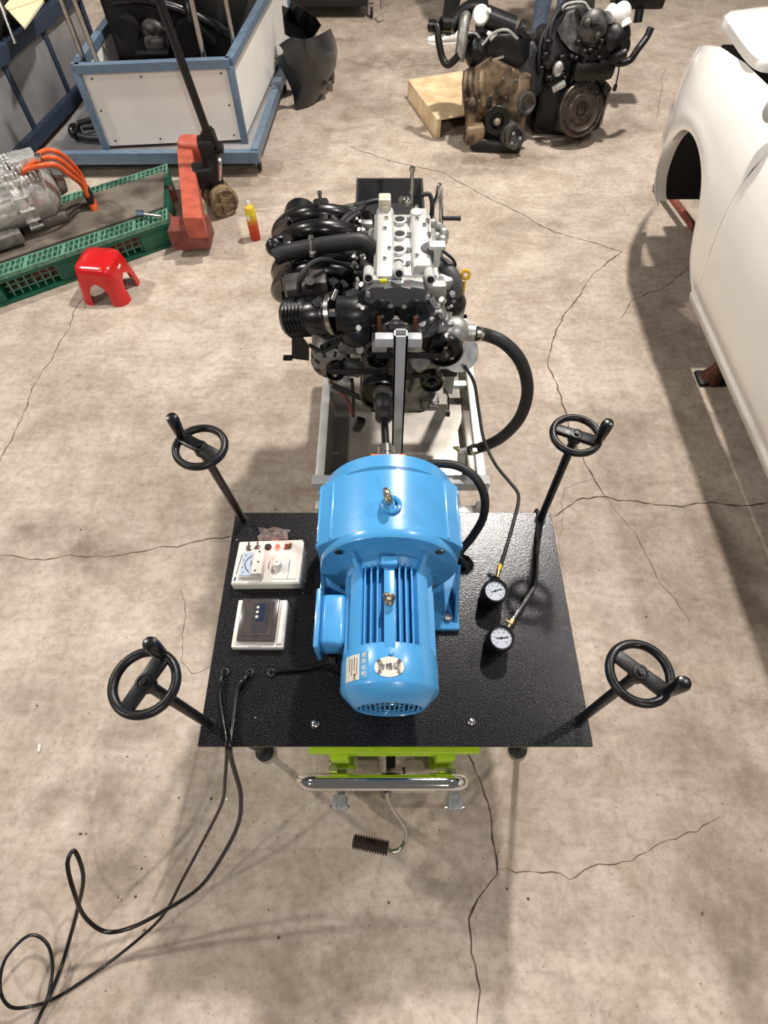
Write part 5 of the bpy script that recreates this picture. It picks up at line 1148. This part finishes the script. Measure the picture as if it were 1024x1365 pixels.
# four jack screws with handwheels
def jack(base, wheel, hp_ang, label, hlen=.075):
    q = at(*base, z=TZ); x = q.x; wq = at(*wheel, x=x); c = V((x, wq.y, wq.z)); foot = q + (q - c) * (TZ / (c.z - TZ)); foot.z = 0; foot.x = q.x; foot.y = q.y + .035
    t = thing('jack_screw', label, 'handwheel', (foot.x, foot.y, 0))
    b = B(); b.tube([V((foot.x, foot.y, .02)), q, c + V((0, 0, -.012))], .0105, 16); part('screw_post', b, M_hand, t)
    b = B(); b.lathe([(.03, 0), (.032, .004), (.032, .014), (.018, .024), (.012, .03)], foot, (0, 0, 1), 20); part('foot_pad', b, M_rubber, t)
    b = B(); b.lathe([(.0106, 0), (.016, 0), (.016, .003), (.0106, .003)], q + V((0, 0, .0002)), (0, 0, 1), 18, False); part('collar', b, M_grease, t)
    ax = V((0, 0, 1)); b = B(); b.torus(c, ax, .0545, .0085, 44, 12, 1.15); whl = part('handwheel', b, M_hand, t)
    d = V((cos(hp_ang), sin(hp_ang), 0)); n = V((-d.y, d.x, 0))
    b = B(); b.hexa([c - d * .05 - n * .0125 + V((0, 0, -.006)), c + d * .05 - n * .0145 + V((0, 0, -.006)), c + d * .05 + n * .0145 + V((0, 0, -.006)), c - d * .05 + n * .0125 + V((0, 0, -.006)), c - d * .05 - n * .0125 + V((0, 0, .006)), c + d * .05 - n * .0145 + V((0, 0, .006)), c + d * .05 + n * .0145 + V((0, 0, .006)), c - d * .05 + n * .0125 + V((0, 0, .006))], .002); part('spoke', b, M_hand, whl)
    b = B(); b.lathe([(.016, -.018), (.016, .004), (.014, .0075), (.0105, .008), (.0095, .0055), (.006, .0055), (.0055, .011), (0, .011)], c, ax, 22); part('hub', b, M_hand, whl)
    h0 = c + d * .053; b = B(); b.lathe([(.008, .004), (.0085, .010), (.0105, .014), (.0125, .04), (.0135, hlen - .01), (.011, hlen - .002), (.006, hlen), (0, hlen)], h0, ax, 20); part('crank_grip', b, M_gloss, whl)
    return t
jack((325, 694), (267, 596), R(150), 'black handwheel jack screw beside the white control box, grip pointing left')
jack((280, 966), (193, 910), R(64), 'black handwheel jack screw next to the two power cables')
jack((720, 694), (768, 580), R(-24), 'black handwheel jack screw behind the two round gauges, grip pointing right')
jack((772, 960), (853, 897), R(-42), 'black handwheel jack screw at the near bench corner on the gauge side')

# ------------------------------------------------------------ blue motor
X0, ZA = .012, .88
mo = thing('electric_motor', 'bright blue speed regulating electric motor bolted on the black bench plate', 'motor', (X0, .5, TZ))
prof = []
for k in range(17):
    a = k / 16; x = -.170 + .34 * a; prof.append((x, 1.04 - .083 * (x / .170) ** 2))
prof += [(.170, .80), (.125, .752), (-.125, .752), (-.170, .80)]
b = B(); b.prism([V((X0 + x, .60, z)) for x, z in prof], (0, .172, 0), .004); part('clutch_housing', b, M_blue, mo, sharp=30)
b = B(); b.lathe([(.10, -.03), (.158, -.03), (.166, -.022), (.166, .012), (.155, .018), (.10, .026), (.06, .03), (0, .03)], (X0, .79, ZA), (0, 1, 0), 56); part('end_shield', b, M_blue, mo)
b = B(); b.lathe([(.10, -.02), (.155, -.018), (.160, .0), (.166, .003), (.166, .020), (.163, .024), (.12, .024), (.105, .034), (.10, .06), (.07, .062)], (X0, .603, ZA), (0, -1, 0), 60); part('flange', b, M_blue, mo)
for s_ in (-1, 1):
    for y in (.615, .70, .765):
        b = B(); b.cyl((X0 + s_ * .168, y, .93), (X0 + s_ * .175, y, .93), .008, n=6); part('housing_bolt', b, M_blue, mo)
    b = B(); b.bx(X0 + s_ * .164 - .006, X0 + s_ * .164 + .006, .61, .765, .80, .962, .003); part('housing_rib', b, M_blue, mo)
    b = B(); b.bx(X0 + s_ * .135 - .003, X0 + s_ * .135 + .003, .605, .76, .985, .99, .001); part('top_seam', b, M_blue, mo)
for a in (48, 132, 228, 312):
    ab = R(a - 8 if a in (48, 228) else a + 8); c = V((X0 + cos(ab) * .150, .579, ZA + sin(ab) * .150)); b = B(); b.cyl(c + V((0, .004, 0)), c + V((0, -.004, 0)), .0115, n=6); part('flange_bolt', b, M_steel, mo)
    d = V((cos(R(a)), 0, sin(R(a)))); o = V((X0, 0, ZA)); n = V((-d.z, 0, d.x)) * .006
    pl = [o + d * .07 + V((0, .525, 0)), o + d * .102 + V((0, .525, 0)), o + d * .128 + V((0, .578, 0)), o + d * .07 + V((0, .578, 0))]
    b = B(); b.prism([p - n for p in pl], n * 2); part('web', b, M_blue, mo)
    if s_: pass
b = B(); b.cyl((X0, .33, ZA), (X0, .56, ZA), .083, n=48); part('barrel', b, M_blue, mo)
Rf = .104
for x in (-.054, -.040, -.026, .022, .036, .050):
    zt2 = ZA + math.sqrt(Rf ** 2 - x * x); b = B(); b.bx(X0 + x - .002, X0 + x + .002, .345, .548, ZA + .05, zt2, .0008, 1); part('cooling_fin', b, M_blue, mo)
    b = B(); b.bx(X0 + x - .002, X0 + x + .002, .345, .548, ZA - (zt2 - ZA), ZA - .05, .0008, 1); part('cooling_fin', b, M_blue, mo)
for s_ in (-1, 1):
    for z in (-.05, -.036, -.022, -.008, .006, .02, .034):
        xx = math.sqrt(Rf ** 2 - z * z); b = B(); b.bx(min(X0 + s_ * .06, X0 + s_ * xx), max(X0 + s_ * .06, X0 + s_ * xx), .345, .548, ZA + z - .002, ZA + z + .002); part('cooling_fin', b, M_blue, mo)
    rg = []
    pts = [(cos(R(a)) * Rf, sin(R(a)) * Rf) for a in range(33, 57, 4)] + [(cos(R(a)) * .07, sin(R(a)) * .07) for a in (56, 33)]
    b = B(); b.prism([V((X0 + s_ * x, .345, ZA + z)) for x, z in pts], (0, .203, 0), .001); part('barrel_pad', b, M_blue, mo)
b = B(); b.bx(X0 - .012, X0 + .012, .345, .55, ZA + .05, ZA + .105, .002); part('barrel_pad', b, M_blue, mo)
b = B(); b.bx(X0 - .018, X0 + .018, .535, .556, ZA + .09, ZA + .118, .003); part('flange_lug', b, M_blue, mo)
# fan cover with grille
b = B(); b.lathe([(.103, .37 - .35), (.1065, .0), (.1065, -.058), (.104, -.064), (.076, -.092), (.070, -.094), (.068, -.088), (.068, -.07)], (X0, .345, ZA), (0, 1, 0), 64, False); fc = part('fan_cover', b, M_blue, mo, sharp=30)
b = B(); b.cyl((X0, .272, ZA), (X0, .266, ZA), .069, n=40); part('grille_back', b, M_navy, fc)
for k in range(-6, 7):
    x = k * .0102; h = math.sqrt(.068 ** 2 - x * x); b = B(); b.bx(X0 + x - .002, X0 + x + .002, .2535, .2575, ZA - h, ZA + h); part('grille_bar', b, M_blue, fc)
for r in (.03, .052):
    b = B(); b.torus((X0, .2555, ZA), (0, 1, 0), r, .0018, 36, 6); part('grille_ring', b, M_blue, fc)
def eyebolt(q, ang, m1, sc=1.0):
    b = B(); b.lathe([(.016 * sc, 0), (.016 * sc, .005), (.009 * sc, .01), (.008 * sc, .018)], q, (0, 0, 1), 18); o = part('eyebolt_collar', b, M_blue if sc > 1 else m1, mo)
    b = B(); b.torus(q + V((0, 0, .030 * sc)), (cos(ang), sin(ang), 0), .014 * sc, .0055 * sc, 26, 10); part('eyebolt_ring', b, m1, o)
M_eye = mat('aged_steel', '#b3a58c', .32, .9, .2, 60)
eyebolt(V((X0 - .004, .665, 1.039)), R(20), M_eye, 1.1)
b = B(); b.torus((X0 + .004, .662, 1.044), (0, 0, 1), .019, .006, 24, 8); part('eyebolt_base', b, M_blue, mo)
eyebolt(V((X0 - .001, .455, ZA + .105)), R(78), M_eye, .75)
# terminal box
tb0 = B(); tb0.bx(X0 - .155, X0 - .098, .378, .498, ZA - .035, ZA + .045, .012, 3); tbx = part('terminal_box', tb0, M_blue, mo)
b = B(); b.bx(X0 - .166, X0 - .154, .368, .508, ZA - .045, ZA + .055, .006); part('terminal_lid', b, M_blue, tbx)
b = B(); b.bx(X0 - .10, X0 - .08, .39, .49, ZA - .03, ZA + .03); part('terminal_neck', b, M_blue, tbx)
b = B(); b.cyl((X0 - .13, .38, ZA - .03), (X0 - .13, .37, ZA - .05), .012, n=12); part('gland', b, M_blackp, tbx)
# feet
for s_ in (-1, 1):
    xa, xb = sorted((X0 + s_ * .11, X0 + s_ * .185)); b = B(); b.bx(xa, xb, .485, .78, TZ, TZ + .018, .004); ft = part('foot', b, M_blue, mo)
    b = B(); b.bx(min(X0 + s_ * .118, X0 + s_ * .130), max(X0 + s_ * .118, X0 + s_ * .130), .60, .775, TZ + .016, .80); b.prism([V((X0 + s_ * .172, .50, TZ + .016)), V((X0 + s_ * .172, .605, TZ + .016)), V((X0 + s_ * .172, .605, .85))], (.008, 0, 0)); part('foot_web', b, M_blue, ft)
    for y in (.515, .74):
        b = B(); b.cyl((X0 + s_ * .155, y, TZ + .018), (X0 + s_ * .155, y, TZ + .030), .010, n=6); part('anchor_bolt', b, M_blue if y > .6 else M_alud, ft)
b = B(); b.bx(X0 - .125, X0 + .125, .61, .775, TZ + .001, TZ + .06); part('base_block', b, M_blue, mo)
# stickers on the fan cover
def cyl_patch(u0, u1, y0, y1, r, oval=False):
    b = B(); rows = []
    n = 20
    if not oval:
        b.grid([[V((X0 + sin(u0 + (u1 - u0) * k / n) * r, y, ZA + cos(u0 + (u1 - u0) * k / n) * r)) for k in range(n + 1)] for y in (y0, y1)])
    else:
        uc, yc, du2, dy2 = (u0 + u1) / 2, (y0 + y1) / 2, (u1 - u0) / 2, (y1 - y0) / 2
        ring = [V((X0 + sin(uc + du2 * cos(2 * pi * k / 32)) * r, yc + dy2 * sin(2 * pi * k / 32), ZA + cos(uc + du2 * cos(2 * pi * k / 32)) * r)) for k in range(32)]
        half = [V((X0 + sin(uc + du2 * .5 * cos(2 * pi * k / 32)) * r, yc + dy2 * .5 * sin(2 * pi * k / 32), ZA + cos(uc + du2 * .5 * cos(2 * pi * k / 32)) * r)) for k in range(32)]
        b.rings([ring, half], True, False, True)
    return b
rs = .1072
part('oval_sticker', cyl_patch(-.30, .27, .2915, .333, rs, True), M_panel, fc, 'oval cream sticker', solid=.0006)
part('name_plate', cyl_patch(-1.02, -.62, .292, .345, rs), M_panel, fc, 'cream printed label', solid=.0006)
part('blue_plate', cyl_patch(-.61, -.43, .292, .348, rs), mat('cyan_print', '#2f8fc4', .4), fc, solid=.0006)
def on_cyl(ang, y, r=.1082):
    nrm = V((sin(ang), 0, cos(ang))); return basis(V((X0, y, ZA)) + nrm * r, V((cos(ang), 0, -sin(ang))), (0, 1, 0))
text('oval_lettering', '合格证', .0155, on_cyl(-.015, .312), M_ink, fc)
for k, c_ in enumerate('质量安全'):
    a, y = ((-.2, .3225), (.17, .3225), (-.2, .301), (.17, .301))[k]; M_ = on_cyl(a, y) @ Matrix.Rotation((.6, -.6, -.6, .6)[k], 4, 'Z'); text('oval_lettering', c_, .010, M_, M_ink, fc)
for k, c_ in enumerate('使用说明'):
    text('plate_lettering', c_, .011, on_cyl(-.52, .3395 - .0128 * k), M_panelw, fc)
for k in range(4):
    b = B(); a = -.68 - .07 * k; m4 = on_cyl(a, .32, .1079); b.box(m4.translation + V((0, .006 * (k % 2), 0)), (.0012, .034 - .006 * (k % 2), .0006), (0, a, 0)); part('plate_print', b, M_ink if k else M_truckd, fc)
text('plate_lettering', '注意', .007, on_cyl(-.73, .299) @ Matrix.Rotation(pi / 2, 4, 'Z'), M_truckd, fc)
q = V((X0 + .002, .339, ZA + .107)); b = B(); b.lathe([(.005, 0), (.004, .004), (0, .005)], q, (0, 0, 1), 12); part('cover_screw', b, M_blue, fc)

# coupling guard, shaft to the engine
cg = thing('drive_shaft', 'black universal joint shaft with silver coupling between blue motor and engine', 'shaft', (X0, .95, ZA))
b = B(); b.bx(X0 - .045, X0 + .042, .822, .835, .86, 1.005, .002); part('orange_guard', b, M_orange, cg, 'orange painted guard plate')
s0, s1 = V((X0, .822, ZA)), at(510, 527, y=1.18)
def sl(t): return s0.lerp(s1, t)
b = B(); b.cyl(sl(.0), sl(.38), .022, n=20); b.cyl(sl(.30), sl(.38), .024, n=20); part('silver_coupling', b, M_steel, cg)
b = B(); b.cyl(sl(.38), sl(.72), .0115, n=16); part('spline_rod', b, M_gloss, cg)
b = B(); b.lathe([(.014, 0), (.026, .01), (.026, .03), (.022, .04), (.029, .055), (.029, .075), (.022, .09), (.022, .12)], sl(.70), s1 - s0, 20); part('joint_boot', b, M_rubber, cg)
b = B(); b.cyl(sl(.97) + V((.0, 0, .012)), sl(1.0) + V((0, 0, .012)), .03, n=20); part('joint_flange', b, M_alud, cg)

# ------------------------------------------------------------ control box
def panel_box(name, label, cat, px, ztop, m, h):
    c = [at(u, v, z=ztop) for u, v in px]; cen = sum(c, V((0, 0, 0))) / 4
    t = thing(name, label, cat, (cen.x, cen.y, TZ)); b = B()
    b.hexa([V((p.x, p.y, TZ)) for p in c] + [V((p.x, p.y, ztop)) for p in c], .003); part('case', b, m, t)
    o = c[0]; ex, ey = c[1] - c[0], c[3] - c[0]
    def P(a, d, z=0): return o + ex * a + ey * d + V((0, 0, z))
    return t, P, ex, ey
cbx, P, ex, ey = panel_box('control_box', 'white control box with analog meter and glowing red lamp on the bench plate', 'control box', ((307.5, 779), (400, 778), (404, 719), (319, 722)), .735, M_panel, .035)
exn, eyn = ex.normalized(), ey.normalized(); LX, LY = ex.length, ey.length
def pbox2(nm, a0, a1, d0, d1, z0, z1, m, par, bev=.001, lab=None):
    b = B(); b.hexa([P(a0, d0, z0), P(a1, d0, z0), P(a1, d1, z0), P(a0, d1, z0), P(a0, d0, z1), P(a1, d0, z1), P(a1, d1, z1), P(a0, d1, z1)], bev); return part(nm, b, m, par, lab)
pbox2('front_plate', .02, .98, .03, .97, 0, .0015, M_panelw, cbx, 0)
mt = pbox2('meter_case', .11, .46, .12, .70, .001, .012, M_panel, cbx)
pbox2('meter_dial', .125, .30, .145, .68, .012, .0145, M_meter, mt, 0)
pbox2('meter_hood', .30, .455, .13, .69, .012, .030, M_panel, mt, .002)
b = B(); arc = [P(.25 - .075 * sin(pi * k / 14) , .22 + .38 * k / 14, .0152) for k in range(15)]; b.bar(arc, .0022, .0006); part('scale_arc', b, M_ink, mt)
text('meter_lettering', 'rpm', .009, basis(P(.262, .43, .0148), eyn, -exn), M_ink, mt)
for d in (.22, .33, .5, .61):
    b = B(); b.cyl(P(.145 + .02 * (abs(d - .42) > .15), d, .0145), P(.145 + .02 * (abs(d - .42) > .15), d, .0152), .0018, n=6); part('scale_mark', b, M_ink, mt)
for a, d in ((.38, .63), (.385, .40), (.36, .2)):
    b = B(); b.cyl(P(a, d, .030), P(a, d, .0312), .0026, n=8); part('hood_screw', b, M_ink, mt)
for a in (.17, .30):
    b = B(); b.lathe([(.009, 0), (.009, .002), (.0045, .004), (.0045, .009)], P(a, .83, .0015), (0, 0, 1), 14); o = part('toggle_switch', b, M_steel, cbx); b = B(); q = P(a, .83, .010); b.cyl(q, q + V((.003, .008, .012)), .0026, n=8); part('lever', b, M_alud, o)
b = B(); b.lathe([(.0095, 0), (.0095, .004), (.007, .006), (0, .006)], P(.455, .85, .0015), (0, 0, 1), 18); part('black_button', b, M_cargap, cbx)
b = B(); b.lathe([(.009, 0), (.009, .004), (.007, .005)], P(.60, .85, .0015), (0, 0, 1), 18); o = part('lamp_bezel', b, M_panelw, cbx); b = B(); b.sphere(P(.60, .85, .008), .0068); part('red_lamp', b, M_led, o, 'lit red indicator lamp')
lp = bpy.data.lights.new('indicator_glow', 'POINT'); lp.energy = .09; lp.color = (1, .12, .08); lp.shadow_soft_size = .006
lo = bpy.data.objects.new('indicator_glow', lp); col.objects.link(lo); lo.location = P(.60, .85, .022)
b = B(); q = P(.76, .85, .0015); b.bar([q + V((-.012, -.006, .002)), q + V((0, 0, .006)), q + V((.006, .01, .002))], .006, .004); b.bar([q + V((-.01, .006, .002)), q + V((.008, -.002, .005))], .006, .004); b.cyl(q, q + V((0, 0, .006)), .006, n=8); part('key_switch', b, M_rust, cbx)
kn = P(.645, .41, .0015); b = B(); b.lathe([(.017, 0), (.017, .003), (.0125, .004), (.012, .020), (.0105, .022), (.004, .022), (.004, .019), (0, .019)], kn, (0, 0, 1), 24); part('speed_knob', b, M_panelw, cbx)
b = B(); b.bar([kn + V((cos(a) * .026, sin(a) * .026, 0.0003)) for a in [R(150 + 8 * k) for k in range(8)]], .002, .0005); b.bar([kn + V((.03, -.01, .0003)), kn + V((.03, .012, .0003))], .0015, .0005); part('knob_marks', b, M_ink, cbx)
b = B(); b.bar([P(.055, .22, .0018), P(.085, .68, .0018)], .0022, .0005); part('printed_line', b, M_navy, cbx)
text('panel_lettering', 'ABC', .008, basis(P(.05, .10, .0018), eyn, -exn), M_navy, cbx) if False else None
b = B(); b.bar([P(.6, .10, .0017), P(.93, .10, .0017)], .001, .0004); b.bar([P(.81, .10, .0017), P(.81, .55, .0017)], .001, .0004); b.bar([P(.045, .07, .0018), P(.055, .16, .0018)], .005, .0004); part('printed_rule', b, M_navy, cbx)
# scrap of clear film behind the box
q = P(.45, 1.08, -.02); b = B(); random.seed(2); rows = []
for i in range(7): rows.append([q + V((-.035 + .012 * j + random.uniform(-.004, .004), -.012 + .008 * i, random.uniform(0, .022))) for j in range(8)])
b.grid(rows); M_f = mat('clear_wrap', '#d8cfc6', .15, 0, .2, 50, trans=.75)
cf = single('plastic_wrap', b, M_f, 'crumpled scrap of clear plastic wrap behind the white control box', 'wrap', (q.x, q.y, TZ), solid=.0006)

# breaker box
brk, P, ex, ey = panel_box('breaker_box', 'white breaker box with smoked brown cover on the bench plate', 'breaker box', ((307.5, 863), (377.5, 863), (383.5, 799.5), (318, 799.5)), .722, M_panelw, .022)
exn, eyn = ex.normalized(), ey.normalized()
cv = pbox2('smoked_cover', .11, .84, .10, .985, .0, .014, M_tint, brk, .003)
pbox2('cover_frame', .19, .76, .20, .90, .0142, .0155, M_tint, cv, 0)
pbox2('side_trim', .87, .97, .06, .97, .0, .006, M_panelw, brk, .002)
pbox2('breaker_window', .36, .66, .26, .87, .0156, .0162, mat('breaker_grey', '#3d3b40', .25), cv, 0)
pbox2('breaker_toggle', .44, .58, .50, .86, .0162, .0172, mat('navy_toggle', '#1d2748', .3), cv, 0)
for k in range(3): pbox2('toggle_mark', .42, .47, .56 + .1 * k, .61 + .1 * k, .0162, .0176, M_panel, cv, 0)
pbox2('latch_notch', .38, .62, .105, .135, .0142, .0165, M_tint, cv, 0)
pbox2('small_slot', .64, .66, .35, .50, .0162, .0166, M_cargap, cv, 0)

# ------------------------------------------------------------ gauges, hoses, cables on the bench
def gauge(u, v, rot, label, needle):
    q = at(u, v - 1, z=.772); t = thing('pressure_gauge', label, 'gauge', (q.x, q.y - .012, TZ), 'pressure gauges on the bench')
    ax = V((.0, -.16, 1)).normalized(); base = V((q.x, q.y, .772)) - ax * .066
    b = B(); b.lathe([(.024, -.002), (.031, .0), (.0325, .006), (.0335, .060), (.0325, .066), (.029, .069), (.0275, .067), (.027, .060), (0, .0595)], base, ax, 36); part('rubber_boot', b, M_blackp, t)
    f = base + ax * .0602; xa = V((cos(rot), sin(rot), 0)); ya = ax.cross(xa)
    b = B(); b.cyl(f, f + ax * .0012, .0255, n=32); o = part('dial', b, M_dial, t, 'white printed dial')
    M4 = basis(f + ax * .0013, xa, ya)
    for k in range(11):
        a = R(225 - 27 * k); d = xa * cos(a) + ax.cross(xa) * sin(a); b = B(); b.bar([f + ax * .0016 + d * .019, f + ax * .0016 + d * .0225], .0012, .0004, ax); part('scale_mark', b, M_ink, o)
    for k, s_ in enumerate(('0', '20', '40', '60', '80', '100')):
        a = R(225 - 54 * k); M5 = M4 @ Matrix.Translation((cos(a) * .0148, sin(a) * .0148, 0)); text('dial_number', s_, .0055, M5, M_ink, o)
    d = xa * cos(needle) + ax.cross(xa) * sin(needle); b = B(); b.bar([f + ax * .0025 - d * .012, f + ax * .0025 + d * .017], .0022, .0006, ax); b.cyl(f + ax * .0015, f + ax * .0032, .003, n=10); part('needle', b, M_ink, o)
    return q
g1 = gauge(661, 788, R(0), 'round white pressure gauge in black boot, nearer the white stand', R(18))
g2 = gauge(669, 851, R(0), 'round white pressure gauge in black boot with silver tube, nearer the near bench edge', R(4))
p0 = at(658, 764, z=.735); p1 = at(666, 752, z=.74)
t = thing('gauge_hose', 'thin black hose from the engine to the gauge with yellow ferrule', 'hose', (p0.x, p0.y, TZ))
b = B(); b.tube([at(619, 487, y=1.27), at(632, 510, z=.85), at(638, 545, z=.80), (at(645, 585, z=.76)), at(660, 618, z=.74), at(680, 643, z=.73), at(690, 656, z=.73), at(691, 670, z=.722), at(685, 695, z=.712), at(675, 730, z=.715), at(667, 755, z=.735)], .0052, 10, 6); part('tube', b, M_rubber, t)
b = B(); b.cyl(at(667, 753, z=.736), at(665, 760, z=.738), .006, n=12); part('ferrule', b, M_yellow, t)
b = B(); b.cyl(at(665, 759, z=.738), at(663, 770, z=.738), .0055, n=10); part('fitting', b, M_brass, t)
b = B(); b.cyl(at(652, 765, z=.73), at(658, 770, z=.735), .0075, n=12); part('bleed_button', b, M_steel, t)
p0, p1 = at(683, 826, z=.735), at(711, 783, z=.722)
t = thing('gauge_tube', 'silver metal tube with black hose leading to the nearer gauge', 'hose', (p1.x, p1.y, TZ))
b = B(); b.cyl(p0, p1, .0045, n=12); part('metal_tube', b, M_chrome, t)
b = B(); b.cyl(p0, at(680, 832, z=.735), .0085, n=6); b.cyl(at(674, 827, z=.74), at(679, 830, z=.738), .006, n=10); b.cyl(at(680, 832, z=.735), at(676, 838, z=.735), .006, n=10); part('brass_fitting', b, M_brass, t)
b = B(); b.tube([p1, at(715, 770, z=.708), at(716, 745, z=.7055), at(716, 715, z=.7055), at(717, 698, z=.7055), at(718, 686, z=.7055), V((at(718, 686, z=.7055).x, ty1 + .010, .697)), V((at(718, 686, z=.7055).x, ty1 + .014, .66)), V((at(718, 686, z=.7055).x - .01, ty1 + .012, .5))], .005, 10, 5); part('black_hose', b, M_rubber, t)
b = B(); b.tube([at(556, 622, y=.86), at(585, 618, y=.86), at(612, 622, z=.93), at(634, 637, z=.92), at(646, 662, z=.88), at(644, 690, z=.82), at(630, 715, z=.76), at(616, 732, z=.725), at(611, 742, z=.713), at(617, 750, z=.712), at(624, 755, z=.711)], .0115, 12, 6)
single('bench_hose', b, M_rubber, 'thick black hose looping down beside the blue motor onto the bench plate', 'hose', at(624, 755, z=TZ))
b = B(); b.tube([at(362, 897, z=.703), at(375, 894, z=.707), at(400, 892, z=.708), at(425, 888, z=.71), at(440, 884, z=.75), V((X0 - .13, .369, ZA - .05))], .0045, 8, 6)
single('motor_lead', b, M_gloss, 'thin black lead from the bench grommet to the blue motor terminal box', 'cable', at(400, 892, z=TZ))
ca = [(300, 896, .703), (295, 905, .712), (293, 925, .709), (296, 950, .709), (300, 975, .712), (302, 994, .712), (302, 1010, .66), (300, 1038, .58), (296, 1070, .48), (273, 1117, .34), (242, 1175, .20), (219, 1218, .11), (187, 1250, .05), (137, 1289, .012), (78, 1328, .006), (39, 1342, .02), (12, 1341, .06), (0, 1316, .10), (8, 1277, .10), (39, 1247, .08), (62, 1257, .06), (70, 1285, .045), (66, 1320, .03), (56, 1348, .02), (40, 1385, .007), (20, 1430, .006)]
b = B(); b.tube([at(u, v, z=z) for u, v, z in ca], .0046, 10, 6)
single('power_cable', b, M_gloss, 'black power cable that ends in the flat round coil at the floor edge', 'cable', at(242, 1175, z=0))
cb_ = [(333, 897, .703), (325, 906, .712), (317, 920, .709), (313, 945, .709), (310, 970, .711), (307, 994, .713), (308, 1010, .67), (315, 1035, .60), (321, 1060, .53), (318, 1097, .43), (297, 1140, .32), (266, 1183, .22), (219, 1214, .15), (176, 1236, .11), (141, 1242, .11), (113, 1222, .17), (98, 1187, .26), (90, 1152, .31), (98, 1134, .32), (107, 1150, .28), (111, 1175, .22), (103, 1214, .13), (92, 1255, .06), (82, 1288, .03), (66, 1328, .035), (54, 1352, .02), (42, 1380, .016), (25, 1430, .015)]
b = B(); b.tube([at(u, v, z=z) for u, v, z in cb_], .0058, 10, 6)
single('power_cable', b, M_gloss, 'thicker black power cable that rises in a narrow upright loop', 'cable', at(219, 1214, z=0))
b = B(); p = at(53, 997, z=0); b.box((p.x, p.y, .0025), (.008, .026, .004), .2)
single('paper_scrap', b, M_panelw, 'tiny white scrap lying alone on the concrete left of the bench', 'scrap', (p.x, p.y, 0))
for u, v in ((303, 1065),):
    p = at(u, v, z=0); b = B(); b.sphere((p.x, p.y, .002), .007, (1, .8, .4), 7, 5); single('pebble', b, M_panel, 'pale chip of stone on the concrete under the power cables', 'chip', (p.x, p.y, 0))
